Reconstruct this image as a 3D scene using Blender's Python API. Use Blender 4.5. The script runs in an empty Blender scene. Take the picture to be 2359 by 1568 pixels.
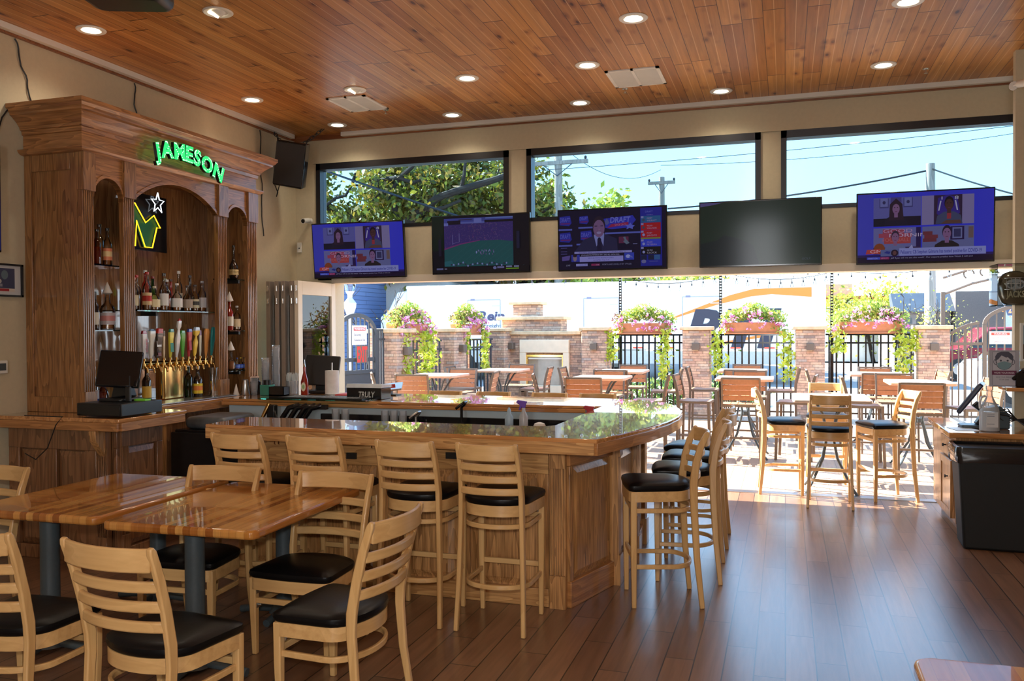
import bpy, bmesh, math, random
from mathutils import Vector, Matrix, Euler
PI = math.pi
sc = bpy.context.scene
C = sc.collection
rnd = random.Random(7)

# ---------------------------------------------------------------- camera
F0 = 1968.93; YAW, PITCH, ROLL = 0.309424563, -0.014719442, -0.00508748924
cy, sy, cp, sp = math.cos(YAW), math.sin(YAW), math.cos(PITCH), math.sin(PITCH)
Fw = Vector((-sy*cp, cy*cp, sp)); Rt = Vector((cy, sy, 0)); Up = Rt.cross(Fw)
R2 = Rt*math.cos(ROLL)+Up*math.sin(ROLL); U2 = -Rt*math.sin(ROLL)+Up*math.cos(ROLL)
cam = bpy.data.objects.new('camera', bpy.data.cameras.new('camera')); C.objects.link(cam)
cam.data.sensor_width = 36; cam.data.lens = F0/2359*36; cam.data.clip_start = .05; cam.data.clip_end = 500
m = Matrix((R2, U2, -Fw)).transposed().to_4x4(); m.translation = Vector((0, 0, 1.7)); cam.matrix_world = m
sc.camera = cam

# ---------------------------------------------------------------- exposure, sky, sun, flash
sc.view_settings.view_transform = 'Standard'; sc.view_settings.look = 'None'
sc.view_settings.gamma = 1; sc.view_settings.use_curve_mapping = False
sc.view_settings.exposure = 0.0
sc.cycles.use_denoising = True
sc.cycles.max_bounces = 8; sc.cycles.transparent_max_bounces = 24
sc.cycles.sample_clamp_indirect = 6
w = bpy.data.worlds.new('sky'); sc.world = w; w.use_nodes = True
nt = w.node_tree; bg = nt.nodes['Background']
tc = nt.nodes.new('ShaderNodeTexCoord'); sx = nt.nodes.new('ShaderNodeSeparateXYZ'); rp = nt.nodes.new('ShaderNodeValToRGB')
nt.links.new(tc.outputs['Generated'], sx.inputs[0]); nt.links.new(sx.outputs['Z'], rp.inputs[0]); nt.links.new(rp.outputs[0], bg.inputs[0])
e = rp.color_ramp.elements; e[0].position = 0.0; e[0].color = (.62, .72, .80, 1); e[1].position = .45; e[1].color = (.15, .30, .52, 1)
k = e.new(.13); k.color = (.32, .48, .64, 1)
bg.inputs[1].default_value = 6.6
def lamp(name, kind, loc, power, col=(1, 1, 1), parent=None, **kw):
    l = bpy.data.lights.new(name, kind); l.energy = power; l.color = col
    for a, v in kw.items(): setattr(l, a, v)
    o = bpy.data.objects.new(name, l); C.objects.link(o); o.location = loc
    if parent: o.parent = parent
    return o
sun = lamp('sun', 'SUN', (0, 0, 20), 40, (1, .93, .82), angle=.009)
sun.rotation_euler = Vector((2.79, -.65, -2.24)).to_track_quat('-Z', 'Y').to_euler()
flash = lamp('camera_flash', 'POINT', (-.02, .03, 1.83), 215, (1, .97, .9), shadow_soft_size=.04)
rear = lamp('added_rear_area', 'AREA', (-.55, -4.3, 2.3), 110, (.93, .96, 1), shape='RECTANGLE', size=.9, size_y=2.4)  # unseen area light added behind the camera for fill and television glare
rear.rotation_euler = (PI/2, 0, 0)

# ---------------------------------------------------------------- helpers
class MB:
    def __init__(s): s.v = []; s.f = []; s.m = []; s.c = []
    def add(s, vs, fs, m=0, c=None):
        n = len(s.v); s.v += [tuple(x) for x in vs]
        for f in fs: s.f.append(tuple(n+i for i in f)); s.m.append(m); s.c.append(c)
    def box(s, x0, x1, y0, y1, z0, z1, m=0, c=None):
        s.add([(x0,y0,z0),(x1,y0,z0),(x1,y1,z0),(x0,y1,z0),(x0,y0,z1),(x1,y0,z1),(x1,y1,z1),(x0,y1,z1)],
              [(0,3,2,1),(4,5,6,7),(0,1,5,4),(1,2,6,5),(2,3,7,6),(3,0,4,7)], m, c); return s
    def obox(s, cen, size, rot=None, m=0, c=None):
        R = rot if rot is not None else Matrix.Identity(3)
        a, b, d = [q/2 for q in size]; cen = Vector(cen)
        P = [(-a,-b,-d),(a,-b,-d),(a,b,-d),(-a,b,-d),(-a,-b,d),(a,-b,d),(a,b,d),(-a,b,d)]
        s.add([cen+R@Vector(p) for p in P], [(0,3,2,1),(4,5,6,7),(0,1,5,4),(1,2,6,5),(2,3,7,6),(3,0,4,7)], m, c); return s
    def prism(s, pts, z0, z1, m=0, c=None, T=None):
        n = len(pts); T = T or (lambda x, y, z: (x, y, z))
        vs = [T(x, y, z0) for x, y in pts]+[T(x, y, z1) for x, y in pts]
        fs = [tuple(range(n))[::-1], tuple(range(n, 2*n))]+[(i, (i+1) % n, n+(i+1) % n, n+i) for i in range(n)]
        s.add(vs, fs, m, c); return s
    def tube(s, pts, r, n=8, m=0, c=None, closed=False):
        pts = [Vector(p) for p in pts]; L = len(pts); rs = r if isinstance(r, (list, tuple)) else [r]*L
        vs = []; prev = None
        for i, p in enumerate(pts):
            if closed: t = pts[(i+1) % L]-pts[i-1]
            else: t = pts[min(i+1, L-1)]-pts[max(i-1, 0)]
            t.normalize()
            if prev is None: a = t.orthogonal().normalized()
            else:
                a = prev-t*prev.dot(t)
                a = a.normalized() if a.length > 1e-6 else t.orthogonal().normalized()
            prev = a; b = t.cross(a)
            vs += [p+(a*math.cos(2*PI*k/n)+b*math.sin(2*PI*k/n))*rs[i] for k in range(n)]
        fs = []
        for i in range(L if closed else L-1):
            j = (i+1) % L
            fs += [(i*n+k, i*n+(k+1) % n, j*n+(k+1) % n, j*n+k) for k in range(n)]
        if not closed: fs += [tuple(range(n))[::-1], tuple(range((L-1)*n, L*n))]
        s.add(vs, fs, m, c); return s
    def cyl(s, p0, p1, r0, r1=None, n=16, m=0, c=None):
        return s.tube([p0, p1], [r0, r0 if r1 is None else r1], n, m, c)
    def sweep(s, pts, side, w, h, m=0, c=None, closed=False):
        """rectangular section: w along side, h across it"""
        pts = [Vector(p) for p in pts]; L = len(pts); side = Vector(side).normalized()
        ws = w if isinstance(w, (list, tuple)) else [w]*L; hs = h if isinstance(h, (list, tuple)) else [h]*L
        vs = []
        for i, p in enumerate(pts):
            t = (pts[(i+1) % L]-pts[i-1]) if closed else (pts[min(i+1, L-1)]-pts[max(i-1, 0)])
            t.normalize(); b = t.cross(side).normalized(); sd = b.cross(t).normalized()
            a = sd*ws[i]/2; b = b*hs[i]/2
            vs += [p-a-b, p+a-b, p+a+b, p-a+b]
        fs = []
        for i in range(L if closed else L-1):
            j = (i+1) % L
            fs += [(i*4+k, i*4+(k+1) % 4, j*4+(k+1) % 4, j*4+k) for k in range(4)]
        if not closed: fs += [(3, 2, 1, 0), tuple(range((L-1)*4, L*4))]
        s.add(vs, fs, m, c); return s
    def lathe(s, prof, cen=(0, 0, 0), n=16, m=0, c=None, bands=None):
        cx, cy_, cz = cen; L = len(prof); vs = []
        for r, z in prof: vs += [(cx+r*math.cos(2*PI*k/n), cy_+r*math.sin(2*PI*k/n), cz+z) for k in range(n)]
        for i in range(L-1):
            pass
        base = len(s.v); s.v += vs
        for i in range(L-1):
            for k in range(n):
                s.f.append((base+i*n+k, base+i*n+(k+1) % n, base+(i+1)*n+(k+1) % n, base+(i+1)*n+k))
                s.m.append(bands[i] if bands else m); s.c.append(c)
        s.f.append(tuple(base+k for k in range(n))[::-1]); s.m.append(bands[0] if bands else m); s.c.append(c)
        s.f.append(tuple(base+(L-1)*n+k for k in range(n))); s.m.append(bands[-1] if bands else m); s.c.append(c)
        return s
    def ball(s, cen, r, n=10, m=0, c=None, sz=1.0):
        k = max(4, n//2)
        return s.lathe([(max(1e-4, r*math.sin(PI*i/k)), -r*sz*math.cos(PI*i/k)) for i in range(k+1)], cen, n, m, c)
    def build(s, name, mats, parent=None, loc=None, rot=None, bevel=0, smooth=False, seg=2):
        me = bpy.data.meshes.new(name); me.from_pydata(s.v, [], s.f)
        mats = mats if isinstance(mats, (list, tuple)) else [mats]
        for q in mats: me.materials.append(q)
        if len(mats) > 1: me.polygons.foreach_set('material_index', s.m)
        if any(x is not None for x in s.c):
            at = me.color_attributes.new('Col', 'FLOAT_COLOR', 'CORNER'); buf = []
            for f, c in zip(s.f, s.c): buf += (list(c or (1, 1, 1))[:3]+[1.0])*len(f)
            at.data.foreach_set('color', buf)
        bm = bmesh.new(); bm.from_mesh(me); bmesh.ops.recalc_face_normals(bm, faces=bm.faces[:]) if s.__dict__.get('fixn', True) else None
        bm.to_mesh(me); bm.free()
        if smooth:
            me.shade_smooth(); me.set_sharp_from_angle(angle=.7)
        o = bpy.data.objects.new(name, me); C.objects.link(o)
        if parent: o.parent = parent
        if loc is not None: o.location = loc
        if rot is not None: o.rotation_euler = rot
        if bevel:
            b = o.modifiers.new('b', 'BEVEL'); b.width = bevel; b.segments = seg; b.limit_method = 'ANGLE'; b.angle_limit = .8; b.harden_normals = False
            if not smooth: me.shade_smooth(); me.set_sharp_from_angle(angle=.7)
        return o
def tag(o, label=None, cat=None, group=None, kind=None):
    if label: o['label'] = label
    if cat: o['category'] = cat
    if group: o['group'] = group
    if kind: o['kind'] = kind
    return o
def thing(name, label, cat, loc=(0, 0, 0), rz=0, group=None):
    o = bpy.data.objects.new(name, None); C.objects.link(o); o.location = loc; o.rotation_euler = (0, 0, rz)
    o.empty_display_size = .05
    return tag(o, label, cat, group)
def struct(mb, name, mats, **k): return tag(mb.build(name, mats, **k), kind='structure')
KIDS = {}
def kids(o): return [c for c in bpy.data.objects if c.parent == o]
def dup(o, loc=None, rz=None, label=None, group=None, parent=None, kd=None):
    c = o.copy(); C.objects.link(c); c.parent = parent
    if loc is not None: c.location = loc
    if rz is not None: c.rotation_euler = (0, 0, rz)
    if label: c['label'] = label
    if group: c['group'] = group
    for ch in kids(o): dup(ch, parent=c)
    return c
def arc(c, r, a0, a1, n, z=0):
    return [(c[0]+r*math.cos(a0+(a1-a0)*i/n), c[1]+r*math.sin(a0+(a1-a0)*i/n)) for i in range(n+1)]
def rrect(x0, x1, y0, y1, r, n=4):
    return arc((x1-r, y1-r), r, 0, PI/2, n)+arc((x0+r, y1-r), r, PI/2, PI, n)+arc((x0+r, y0+r), r, PI, 1.5*PI, n)+arc((x1-r, y0+r), r, 1.5*PI, 2*PI, n)
_tx = {}
def textgeo(t, bold=0, shear=0):
    """unit-size text outline as (points, faces, width), glyph height about .7"""
    k = (t, bold, shear)
    if k not in _tx:
        cu = bpy.data.curves.new('tx', 'FONT'); cu.body = t; cu.offset = bold; cu.shear = shear; cu.resolution_u = 3
        o = bpy.data.objects.new('tx', cu); me = o.to_mesh()
        vs = [(v.co.x, v.co.y) for v in me.vertices]; fs = [tuple(p.vertices) for p in me.polygons]
        xs = [v[0] for v in vs] or [0]
        _tx[k] = ([(x-min(xs), y) for x, y in vs], fs, max(xs)-min(xs))
        o.to_mesh_clear(); bpy.data.objects.remove(o); bpy.data.curves.remove(cu)
    return _tx[k]
class Pic(MB):
    """flat picture in its xz plane, facing -y, drawn in thin layers"""
    def __init__(s, T=None): super().__init__(); s.k = 0; s.T = T or (lambda x, y: (x, y)); s.fixn = False
    def _p(s, pts, c, m=0):
        s.k += 1; y = -s.k*.00025
        P = [s.T(*p) for p in pts]
        ar = sum(P[i-1][0]*P[i][1]-P[i][0]*P[i-1][1] for i in range(len(P)))
        if ar < 0: P = P[::-1]
        s.add([(a, y, b) for a, b in P], [tuple(range(len(P)))], m, c); return s
    def rect(s, x0, x1, z0, z1, c): return s._p([(x0, z0), (x1, z0), (x1, z1), (x0, z1)], c)
    def poly(s, pts, c): return s._p(pts, c)
    def ell(s, x, z, rx, rz, c, n=16): return s._p([(x+rx*math.cos(2*PI*i/n), z+rz*math.sin(2*PI*i/n)) for i in range(n)], c)
    def line(s, x0, z0, x1, z1, w, c):
        d = math.hypot(x1-x0, z1-z0) or 1; nx, nz = -(z1-z0)/d*w/2, (x1-x0)/d*w/2
        return s._p([(x0+nx, z0+nz), (x1+nx, z1+nz), (x1-nx, z1-nz), (x0-nx, z0-nz)], c)
    def text(s, t, x, z, h, c, wid=None, bold=0, shear=0, mid=False):
        vs, fs, tw = textgeo(t, bold, shear); s.k += 1; y = -s.k*.00025
        sz = h/.7; fx = sz if wid is None else wid/max(tw, .01)
        if mid: x -= tw*fx/2
        P = [s.T(x+a*fx, z+b*sz) for a, b in vs]
        s.add([(a, y, b) for a, b in P], fs, 0, c); return s

# ---------------------------------------------------------------- materials
def newmat(name):
    mt = bpy.data.materials.new(name); mt.use_nodes = True; n = mt.node_tree
    return mt, n, n.nodes['Principled BSDF']
def setp(b, **k):
    for a, v in k.items():
        b.inputs[{'rough': 'Roughness', 'metal': 'Metallic', 'coat': 'Coat Weight', 'coatr': 'Coat Roughness', 'trans': 'Transmission Weight', 'ior': 'IOR',
                  'spec': 'Specular IOR Level', 'alpha': 'Alpha', 'sss': 'Subsurface Weight'}[a]].default_value = v
def flat(name, col, rough=.5, var=0.06, scale=20, bump=0, **k):
    """plain surface with a faint procedural mottling"""
    mt, n, b = newmat(name); N = n.nodes; L = n.links
    t = N.new('ShaderNodeTexCoord'); no = N.new('ShaderNodeTexNoise'); no.inputs['Scale'].default_value = scale; no.inputs['Detail'].default_value = 3
    L.new(t.outputs['Object'], no.inputs['Vector'])
    r = N.new('ShaderNodeValToRGB'); L.new(no.outputs[0], r.inputs[0])
    r.color_ramp.elements[0].position = .3; r.color_ramp.elements[1].position = .7
    r.color_ramp.elements[0].color = tuple(c*(1-var) for c in col)+(1,); r.color_ramp.elements[1].color = tuple(min(1, c*(1+var)) for c in col)+(1,)
    L.new(r.outputs[0], b.inputs['Base Color'])
    if bump:
        bu = N.new('ShaderNodeBump'); bu.inputs['Strength'].default_value = bump; bu.inputs['Distance'].default_value = .003
        L.new(no.outputs[0], bu.inputs['Height']); L.new(bu.outputs[0], b.inputs['Normal'])
    setp(b, rough=rough, **k); return mt
def emis(name, col, s):
    mt, n, b = newmat(name); b.inputs['Base Color'].default_value = tuple(col)+(1,); b.inputs['Emission Color'].default_value = tuple(col)+(1,); b.inputs['Emission Strength'].default_value = s; setp(b, rough=.4)
    return mt
def attr(name, rough=.5, em=0, trans=0, **k):
    mt, n, b = newmat(name); a = n.nodes.new('ShaderNodeAttribute'); a.attribute_name = 'Col'
    if em:
        b.inputs['Base Color'].default_value = (.01, .01, .012, 1); n.links.new(a.outputs['Color'], b.inputs['Emission Color']); b.inputs['Emission Strength'].default_value = em
    else: n.links.new(a.outputs['Color'], b.inputs['Base Color'])
    setp(b, rough=rough, **k)
    if trans:
        tr = n.nodes.new('ShaderNodeBsdfTranslucent'); mx = n.nodes.new('ShaderNodeMixShader'); mx.inputs[0].default_value = trans
        n.links.new(a.outputs['Color'], tr.inputs[0]); n.links.new(b.outputs[0], mx.inputs[1]); n.links.new(tr.outputs[0], mx.inputs[2])
        n.links.new(mx.outputs[0], n.nodes['Material Output'].inputs[0])
    return mt
def glass(name, tint, refl=1.45, rough=0.0, boost=1.0, milk=0):
    """thin clear or tinted pane: coloured transparency with a fresnel reflection"""
    mt, n, b = newmat(name); N = n.nodes; L = n.links; N.remove(b)
    t = N.new('ShaderNodeBsdfTransparent'); t.inputs[0].default_value = tuple(tint)+(1,)
    g = N.new('ShaderNodeBsdfGlossy'); g.inputs['Roughness'].default_value = rough
    f = N.new('ShaderNodeFresnel'); f.inputs[0].default_value = refl
    mu = N.new('ShaderNodeMath'); mu.operation = 'MULTIPLY'; mu.inputs[1].default_value = boost; mu.use_clamp = True
    mx = N.new('ShaderNodeMixShader'); L.new(f.outputs[0], mu.inputs[0]); L.new(mu.outputs[0], mx.inputs[0]); L.new(t.outputs[0], mx.inputs[1]); L.new(g.outputs[0], mx.inputs[2])
    out = mx.outputs[0]
    if milk:
        d = N.new('ShaderNodeBsdfDiffuse'); d.inputs[0].default_value = (.72, .76, .80, 1); m2 = N.new('ShaderNodeMixShader'); m2.inputs[0].default_value = milk
        L.new(out, m2.inputs[1]); L.new(d.outputs[0], m2.inputs[2]); out = m2.outputs[0]
    L.new(out, N['Material Output'].inputs[0]); return mt
def mth(n, op, a, b=None, c=None):
    q = n.nodes.new('ShaderNodeMath'); q.operation = op
    for i, x in enumerate((a, b, c)):
        if x is None: continue
        if isinstance(x, (int, float)): q.inputs[i].default_value = x
        else: n.links.new(x, q.inputs[i])
    return q.outputs[0]
def ramp(n, f, stops, const=False):
    r = n.nodes.new('ShaderNodeValToRGB'); cr = r.color_ramp
    if const: cr.interpolation = 'CONSTANT'
    while len(cr.elements) < len(stops): cr.elements.new(.5)
    for el, (p, c) in zip(cr.elements, stops): el.position = p; el.color = tuple(c)+(1,)
    n.links.new(f, r.inputs[0]); return r.outputs[0]
def mulc(n, a, b, fac=1.0, mode='MULTIPLY'):
    x = n.nodes.new('ShaderNodeMixRGB'); x.blend_type = mode
    if isinstance(fac, (int, float)): x.inputs[0].default_value = fac
    else: n.links.new(fac, x.inputs[0])
    for i, q in ((1, a), (2, b)):
        if isinstance(q, tuple): x.inputs[i].default_value = q+(1,)
        else: n.links.new(q, x.inputs[i])
    return x.outputs[0]
def planks(name, rowx, lenx, w_, l_, stops, gap=.002, gapc=(.02, .01, .005), rough=.4, gs=(3, 60), grain=.5, knots=0, stag=None, bump=.3, lit_beads=0, **k):
    """boards: rows across rowx (a 3-vector of weights), lengths along lenx"""
    mt, n, b = newmat(name); N = n.nodes; L = n.links
    t = N.new('ShaderNodeTexCoord')
    def dot(v):
        d = N.new('ShaderNodeVectorMath'); d.operation = 'DOT_PRODUCT'; d.inputs[1].default_value = v; L.new(t.outputs['Object'], d.inputs[0]); return d.outputs['Value']
    a = dot(rowx); u = dot(lenx)
    r = mth(n, 'DIVIDE', a, w_); ri = mth(n, 'FLOOR', r); rf = mth(n, 'SUBTRACT', r, ri)
    if stag is None:
        wn = N.new('ShaderNodeTexWhiteNoise'); wn.noise_dimensions = '1D'; L.new(ri, wn.inputs['W']); off = wn.outputs['Value']
    else: off = mth(n, 'MULTIPLY', ri, stag)
    uu = mth(n, 'ADD', mth(n, 'DIVIDE', u, l_), off); ui = mth(n, 'FLOOR', uu); uf = mth(n, 'SUBTRACT', uu, ui)
    cv = N.new('ShaderNodeCombineXYZ'); L.new(ri, cv.inputs[0]); L.new(ui, cv.inputs[1])
    wn2 = N.new('ShaderNodeTexWhiteNoise'); L.new(cv.outputs[0], wn2.inputs['Vector'])
    col = ramp(n, wn2.outputs['Value'], stops)
    g = N.new('ShaderNodeCombineXYZ'); L.new(mth(n, 'MULTIPLY', a, gs[1]), g.inputs[0]); L.new(mth(n, 'MULTIPLY', u, gs[0]), g.inputs[1]); L.new(mth(n, 'MULTIPLY', wn2.outputs['Value'], 90), g.inputs[2])
    no = N.new('ShaderNodeTexNoise'); no.inputs['Scale'].default_value = 1; no.inputs['Detail'].default_value = 5; no.inputs['Distortion'].default_value = .6
    L.new(g.outputs[0], no.inputs['Vector'])
    col = mulc(n, col, ramp(n, no.outputs[0], [(.25, (1-grain,)*3), (.7, (1, 1, 1))]))
    if knots:
        g2 = N.new('ShaderNodeCombineXYZ'); L.new(mth(n, 'MULTIPLY', a, 9), g2.inputs[0]); L.new(mth(n, 'MULTIPLY', u, 3.2), g2.inputs[1])
        vo = N.new('ShaderNodeTexVoronoi'); vo.inputs['Scale'].default_value = 1; L.new(g2.outputs[0], vo.inputs['Vector'])
        kk = ramp(n, vo.outputs['Distance'], [(.0, (.12, .05, .02)), (.09, (.2, .10, .05)), (.14, (.62, .48, .40)), (.34, (1, 1, 1))])
        wv = N.new('ShaderNodeTexNoise'); wv.inputs['Scale'].default_value = 1.7; L.new(t.outputs['Object'], wv.inputs['Vector'])
        col = mulc(n, col, kk, ramp(n, wv.outputs[0], [(.42, (0, 0, 0)), (.55, (knots,)*3)]))
    m1 = mth(n, 'MULTIPLY', mth(n, 'MINIMUM', rf, mth(n, 'SUBTRACT', 1, rf)), w_)
    m2 = mth(n, 'MULTIPLY', mth(n, 'MINIMUM', uf, mth(n, 'SUBTRACT', 1, uf)), l_)
    mm = mth(n, 'MINIMUM', m1, mth(n, 'MULTIPLY', m2, .45) if lit_beads else m2)
    if lit_beads: col = mulc(n, col, (.80, .50, .25), mth(n, 'MULTIPLY', mth(n, 'LESS_THAN', mth(n, 'MULTIPLY', mth(n, 'ABSOLUTE', mth(n, 'SUBTRACT', rf, .5)), w_), .0032), .6), 'MIX')  # paler line along each bead: the light it catches, put into the colour
    ga = mth(n, 'LESS_THAN', mm, gap)
    col = mulc(n, col, gapc, ga, 'MIX'); L.new(col, b.inputs['Base Color'])
    bu = N.new('ShaderNodeBump'); bu.inputs['Strength'].default_value = bump; bu.inputs['Distance'].default_value = .004
    L.new(mth(n, 'SUBTRACT', mth(n, 'MULTIPLY', no.outputs[0], .25), ga), bu.inputs['Height']); L.new(bu.outputs[0], b.inputs['Normal'])
    setp(b, rough=rough, **k); return mt
def wood(name, dark, light, axis=2, ringy=6, fine=70, rough=.4, amt=1.0, **k):
    """grain runs along the axis"""
    mt, n, b = newmat(name); N = n.nodes; L = n.links
    t = N.new('ShaderNodeTexCoord'); mp = N.new('ShaderNodeMapping')
    axs = axis if isinstance(axis, tuple) else (axis,)
    sc_ = [ringy*(.12 if i in axs else 1) for i in range(3)]; mp.inputs['Scale'].default_value = sc_; L.new(t.outputs['Object'], mp.inputs[0])
    no = N.new('ShaderNodeTexNoise'); no.inputs['Scale'].default_value = 1; no.inputs['Detail'].default_value = 2; L.new(mp.outputs[0], no.inputs['Vector'])
    wa = mth(n, 'FRACT', mth(n, 'MULTIPLY', no.outputs[0], 9))
    mp2 = N.new('ShaderNodeMapping'); s2 = [fine*(.04 if i in axs else 1) for i in range(3)]; mp2.inputs['Scale'].default_value = s2; L.new(t.outputs['Object'], mp2.inputs[0])
    n2 = N.new('ShaderNodeTexNoise'); n2.inputs['Scale'].default_value = 1; n2.inputs['Detail'].default_value = 4; L.new(mp2.outputs[0], n2.inputs['Vector'])
    f = mth(n, 'ADD', mth(n, 'MULTIPLY', wa, .4*amt), mth(n, 'MULTIPLY', n2.outputs[0], .75))
    col = ramp(n, f, [(.22, dark), (.75, light)]); L.new(col, b.inputs['Base Color'])
    setp(b, rough=rough, **k); return mt
M = {}
M['wall'] = flat('wall_paint', (.56, .49, .34), .75, .03, 30, .15)
M['ceil'] = planks('pine_ceiling', (1, 0, 0), (0, 1, 0), .155, 1.7, [(0, (.46, .18, .045)), (.35, (.57, .25, .068)), (.8, (.68, .325, .092)), (1, (.42, .155, .04))], gap=.0025, gapc=(.10, .035, .015), rough=.36, gs=(1.3, 30), grain=.35, knots=1, lit_beads=1, bump=.4, spec=.25, coat=.1, coatr=.2)
M['floor'] = planks('floor_tile', (1, 0, 0), (0, 1, 0), .1475, .985, [(0, (.185, .092, .052)), (.5, (.24, .125, .072)), (1, (.30, .16, .095))], gap=.0032, gapc=(.02, .013, .01), rough=.29, gs=(2, 34), grain=.4, stag=.37, bump=.3, spec=.85, coat=.32, coatr=.24)
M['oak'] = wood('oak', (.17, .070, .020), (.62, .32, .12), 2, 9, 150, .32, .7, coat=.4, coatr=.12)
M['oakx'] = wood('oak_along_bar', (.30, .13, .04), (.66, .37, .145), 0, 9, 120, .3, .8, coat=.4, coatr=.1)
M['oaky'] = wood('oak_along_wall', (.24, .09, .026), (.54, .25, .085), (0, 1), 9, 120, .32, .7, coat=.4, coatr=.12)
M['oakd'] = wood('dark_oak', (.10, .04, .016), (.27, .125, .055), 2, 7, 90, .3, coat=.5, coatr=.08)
M['top'] = wood('varnished_counter', (.32, .12, .035), (.62, .29, .10), 0, 5, 60, .12, coat=1, coatr=.015)
M['topy'] = wood('varnished_back_counter', (.32, .12, .035), (.62, .29, .10), 1, 5, 60, .12, coat=1, coatr=.015)
M['beech'] = wood('beech', (.54, .31, .115), (.72, .46, .20), 2, 3, 40, .34, .4, coat=.3, coatr=.2)
M['beechx'] = wood('beech_rails', (.54, .31, .115), (.72, .46, .20), 0, 3, 40, .34, .4, coat=.3, coatr=.2)
M['vinyl'] = flat('black_vinyl', (.005, .0045, .005), .36, .1, 60, .1, spec=.14, coat=.03, coatr=.15)
M['butcher'] = planks('butcher_block', (1, 0, 0), (0, 1, 0), .042, 3.0, [(0, (.32, .10, .018)), (.2, (.46, .17, .035)), (.35, (.60, .26, .06)), (.6, (.68, .34, .09)), (.8, (.50, .20, .04)), (1, (.64, .29, .07))], gap=.0003, gapc=(.3, .12, .04), rough=.2, gs=(2, 50), grain=.25, bump=0, coat=.65, coatr=.02, spec=.3)
M['metal'] = flat('black_metal', (.055, .075, .09), .4, .08, 60, 0)
M['black'] = flat('black_plastic', (.012, .012, .013), .4, .1, 40)
M['gloss'] = flat('gloss_black', (.008, .008, .010), .12, .1, 10)
M['winframe'] = flat('dark_window_frame', (.012, .012, .016), .35, .1, 10)
M['white'] = flat('white_paint', (.78, .76, .70), .45, .02, 10)
M['cream'] = flat('cream_trim', (.72, .66, .55), .5, .02, 10)
M['chrome'] = flat('chrome', (.75, .75, .76), .12, .03, 10, metal=1)
M['steel'] = flat('brushed_steel', (.5, .5, .5), .3, .05, 50, metal=1)
M['gold'] = flat('brass', (.85, .58, .22), .14, .03, 20, metal=1)
M['alu'] = flat('bronze_aluminium', (.15, .115, .09), .45, .05, 60, metal=.3)
M['trim'] = wood('red_wood_trim', (.16, .05, .02), (.32, .12, .045), 0, 5, 50, .35)
M['pane'] = glass('tinted_pane', (.63, .745, .80), 1.5)
M['clear'] = glass('clear_pane', (.93, .95, .94), 1.5)
M['plastic'] = glass('clear_plastic', (.97, .97, .98), 1.5, .05, 1.2, .28)
M['shelfg'] = glass('shelf_glass', (.35, .75, .62), 1.5, .0, 1.5)
M['bottleg'] = glass('bottle_glass', (.94, .95, .94), 1.5, .02, 1.5)
M['amber'] = glass('amber_spirit', (.55, .20, .04), 1.5, .02, 2)
M['green'] = glass('green_bottle_glass', (.04, .30, .07), 1.5, .02, 2)
M['dark'] = flat('dark_bottle', (.02, .01, .008), .08, .1, 10, coat=1)
M['redglass'] = flat('red_bottle', (.30, .02, .015), .1, .1, 10, coat=1)
M['print'] = attr('printed_colours', .5)
M['gprint'] = attr('glossy_colours', .2, coat=.5)
M['screen'] = attr('lit_screen', .12, em=.48, spec=.15)
M['leaf'] = attr('leaves', .5, trans=.35)
M['bark'] = wood('bark', (.009, .006, .005), (.032, .022, .015), 2, 3, 20, .9)
M['stonecap'] = flat('stone_cap', (.62, .45, .27), .8, .15, 12, .6)
M['terracotta'] = flat('terracotta', (.50, .20, .09), .7, .1, 14, .3)
M['tire'] = flat('tire', (.02, .02, .02), .8)
M['greyblue'] = flat('pale_blue_panel', (.60, .69, .73), .5, .02, 10)
M['slat'] = flat('composite_slat', (.38, .165, .075), .55, .08, 30)
M['tabletop'] = flat('patio_table_top', (.55, .36, .25), .45, .1, 10)
M['boxwhite'] = flat('trailer_white', (.80, .82, .83), .5, .02, 4)
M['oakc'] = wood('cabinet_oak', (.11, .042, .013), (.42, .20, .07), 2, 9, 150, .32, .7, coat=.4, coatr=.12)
M['oakcy'] = wood('cabinet_oak_along', (.15, .055, .016), (.50, .225, .075), (0, 1), 9, 120, .32, .7, coat=.4, coatr=.12)
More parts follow.
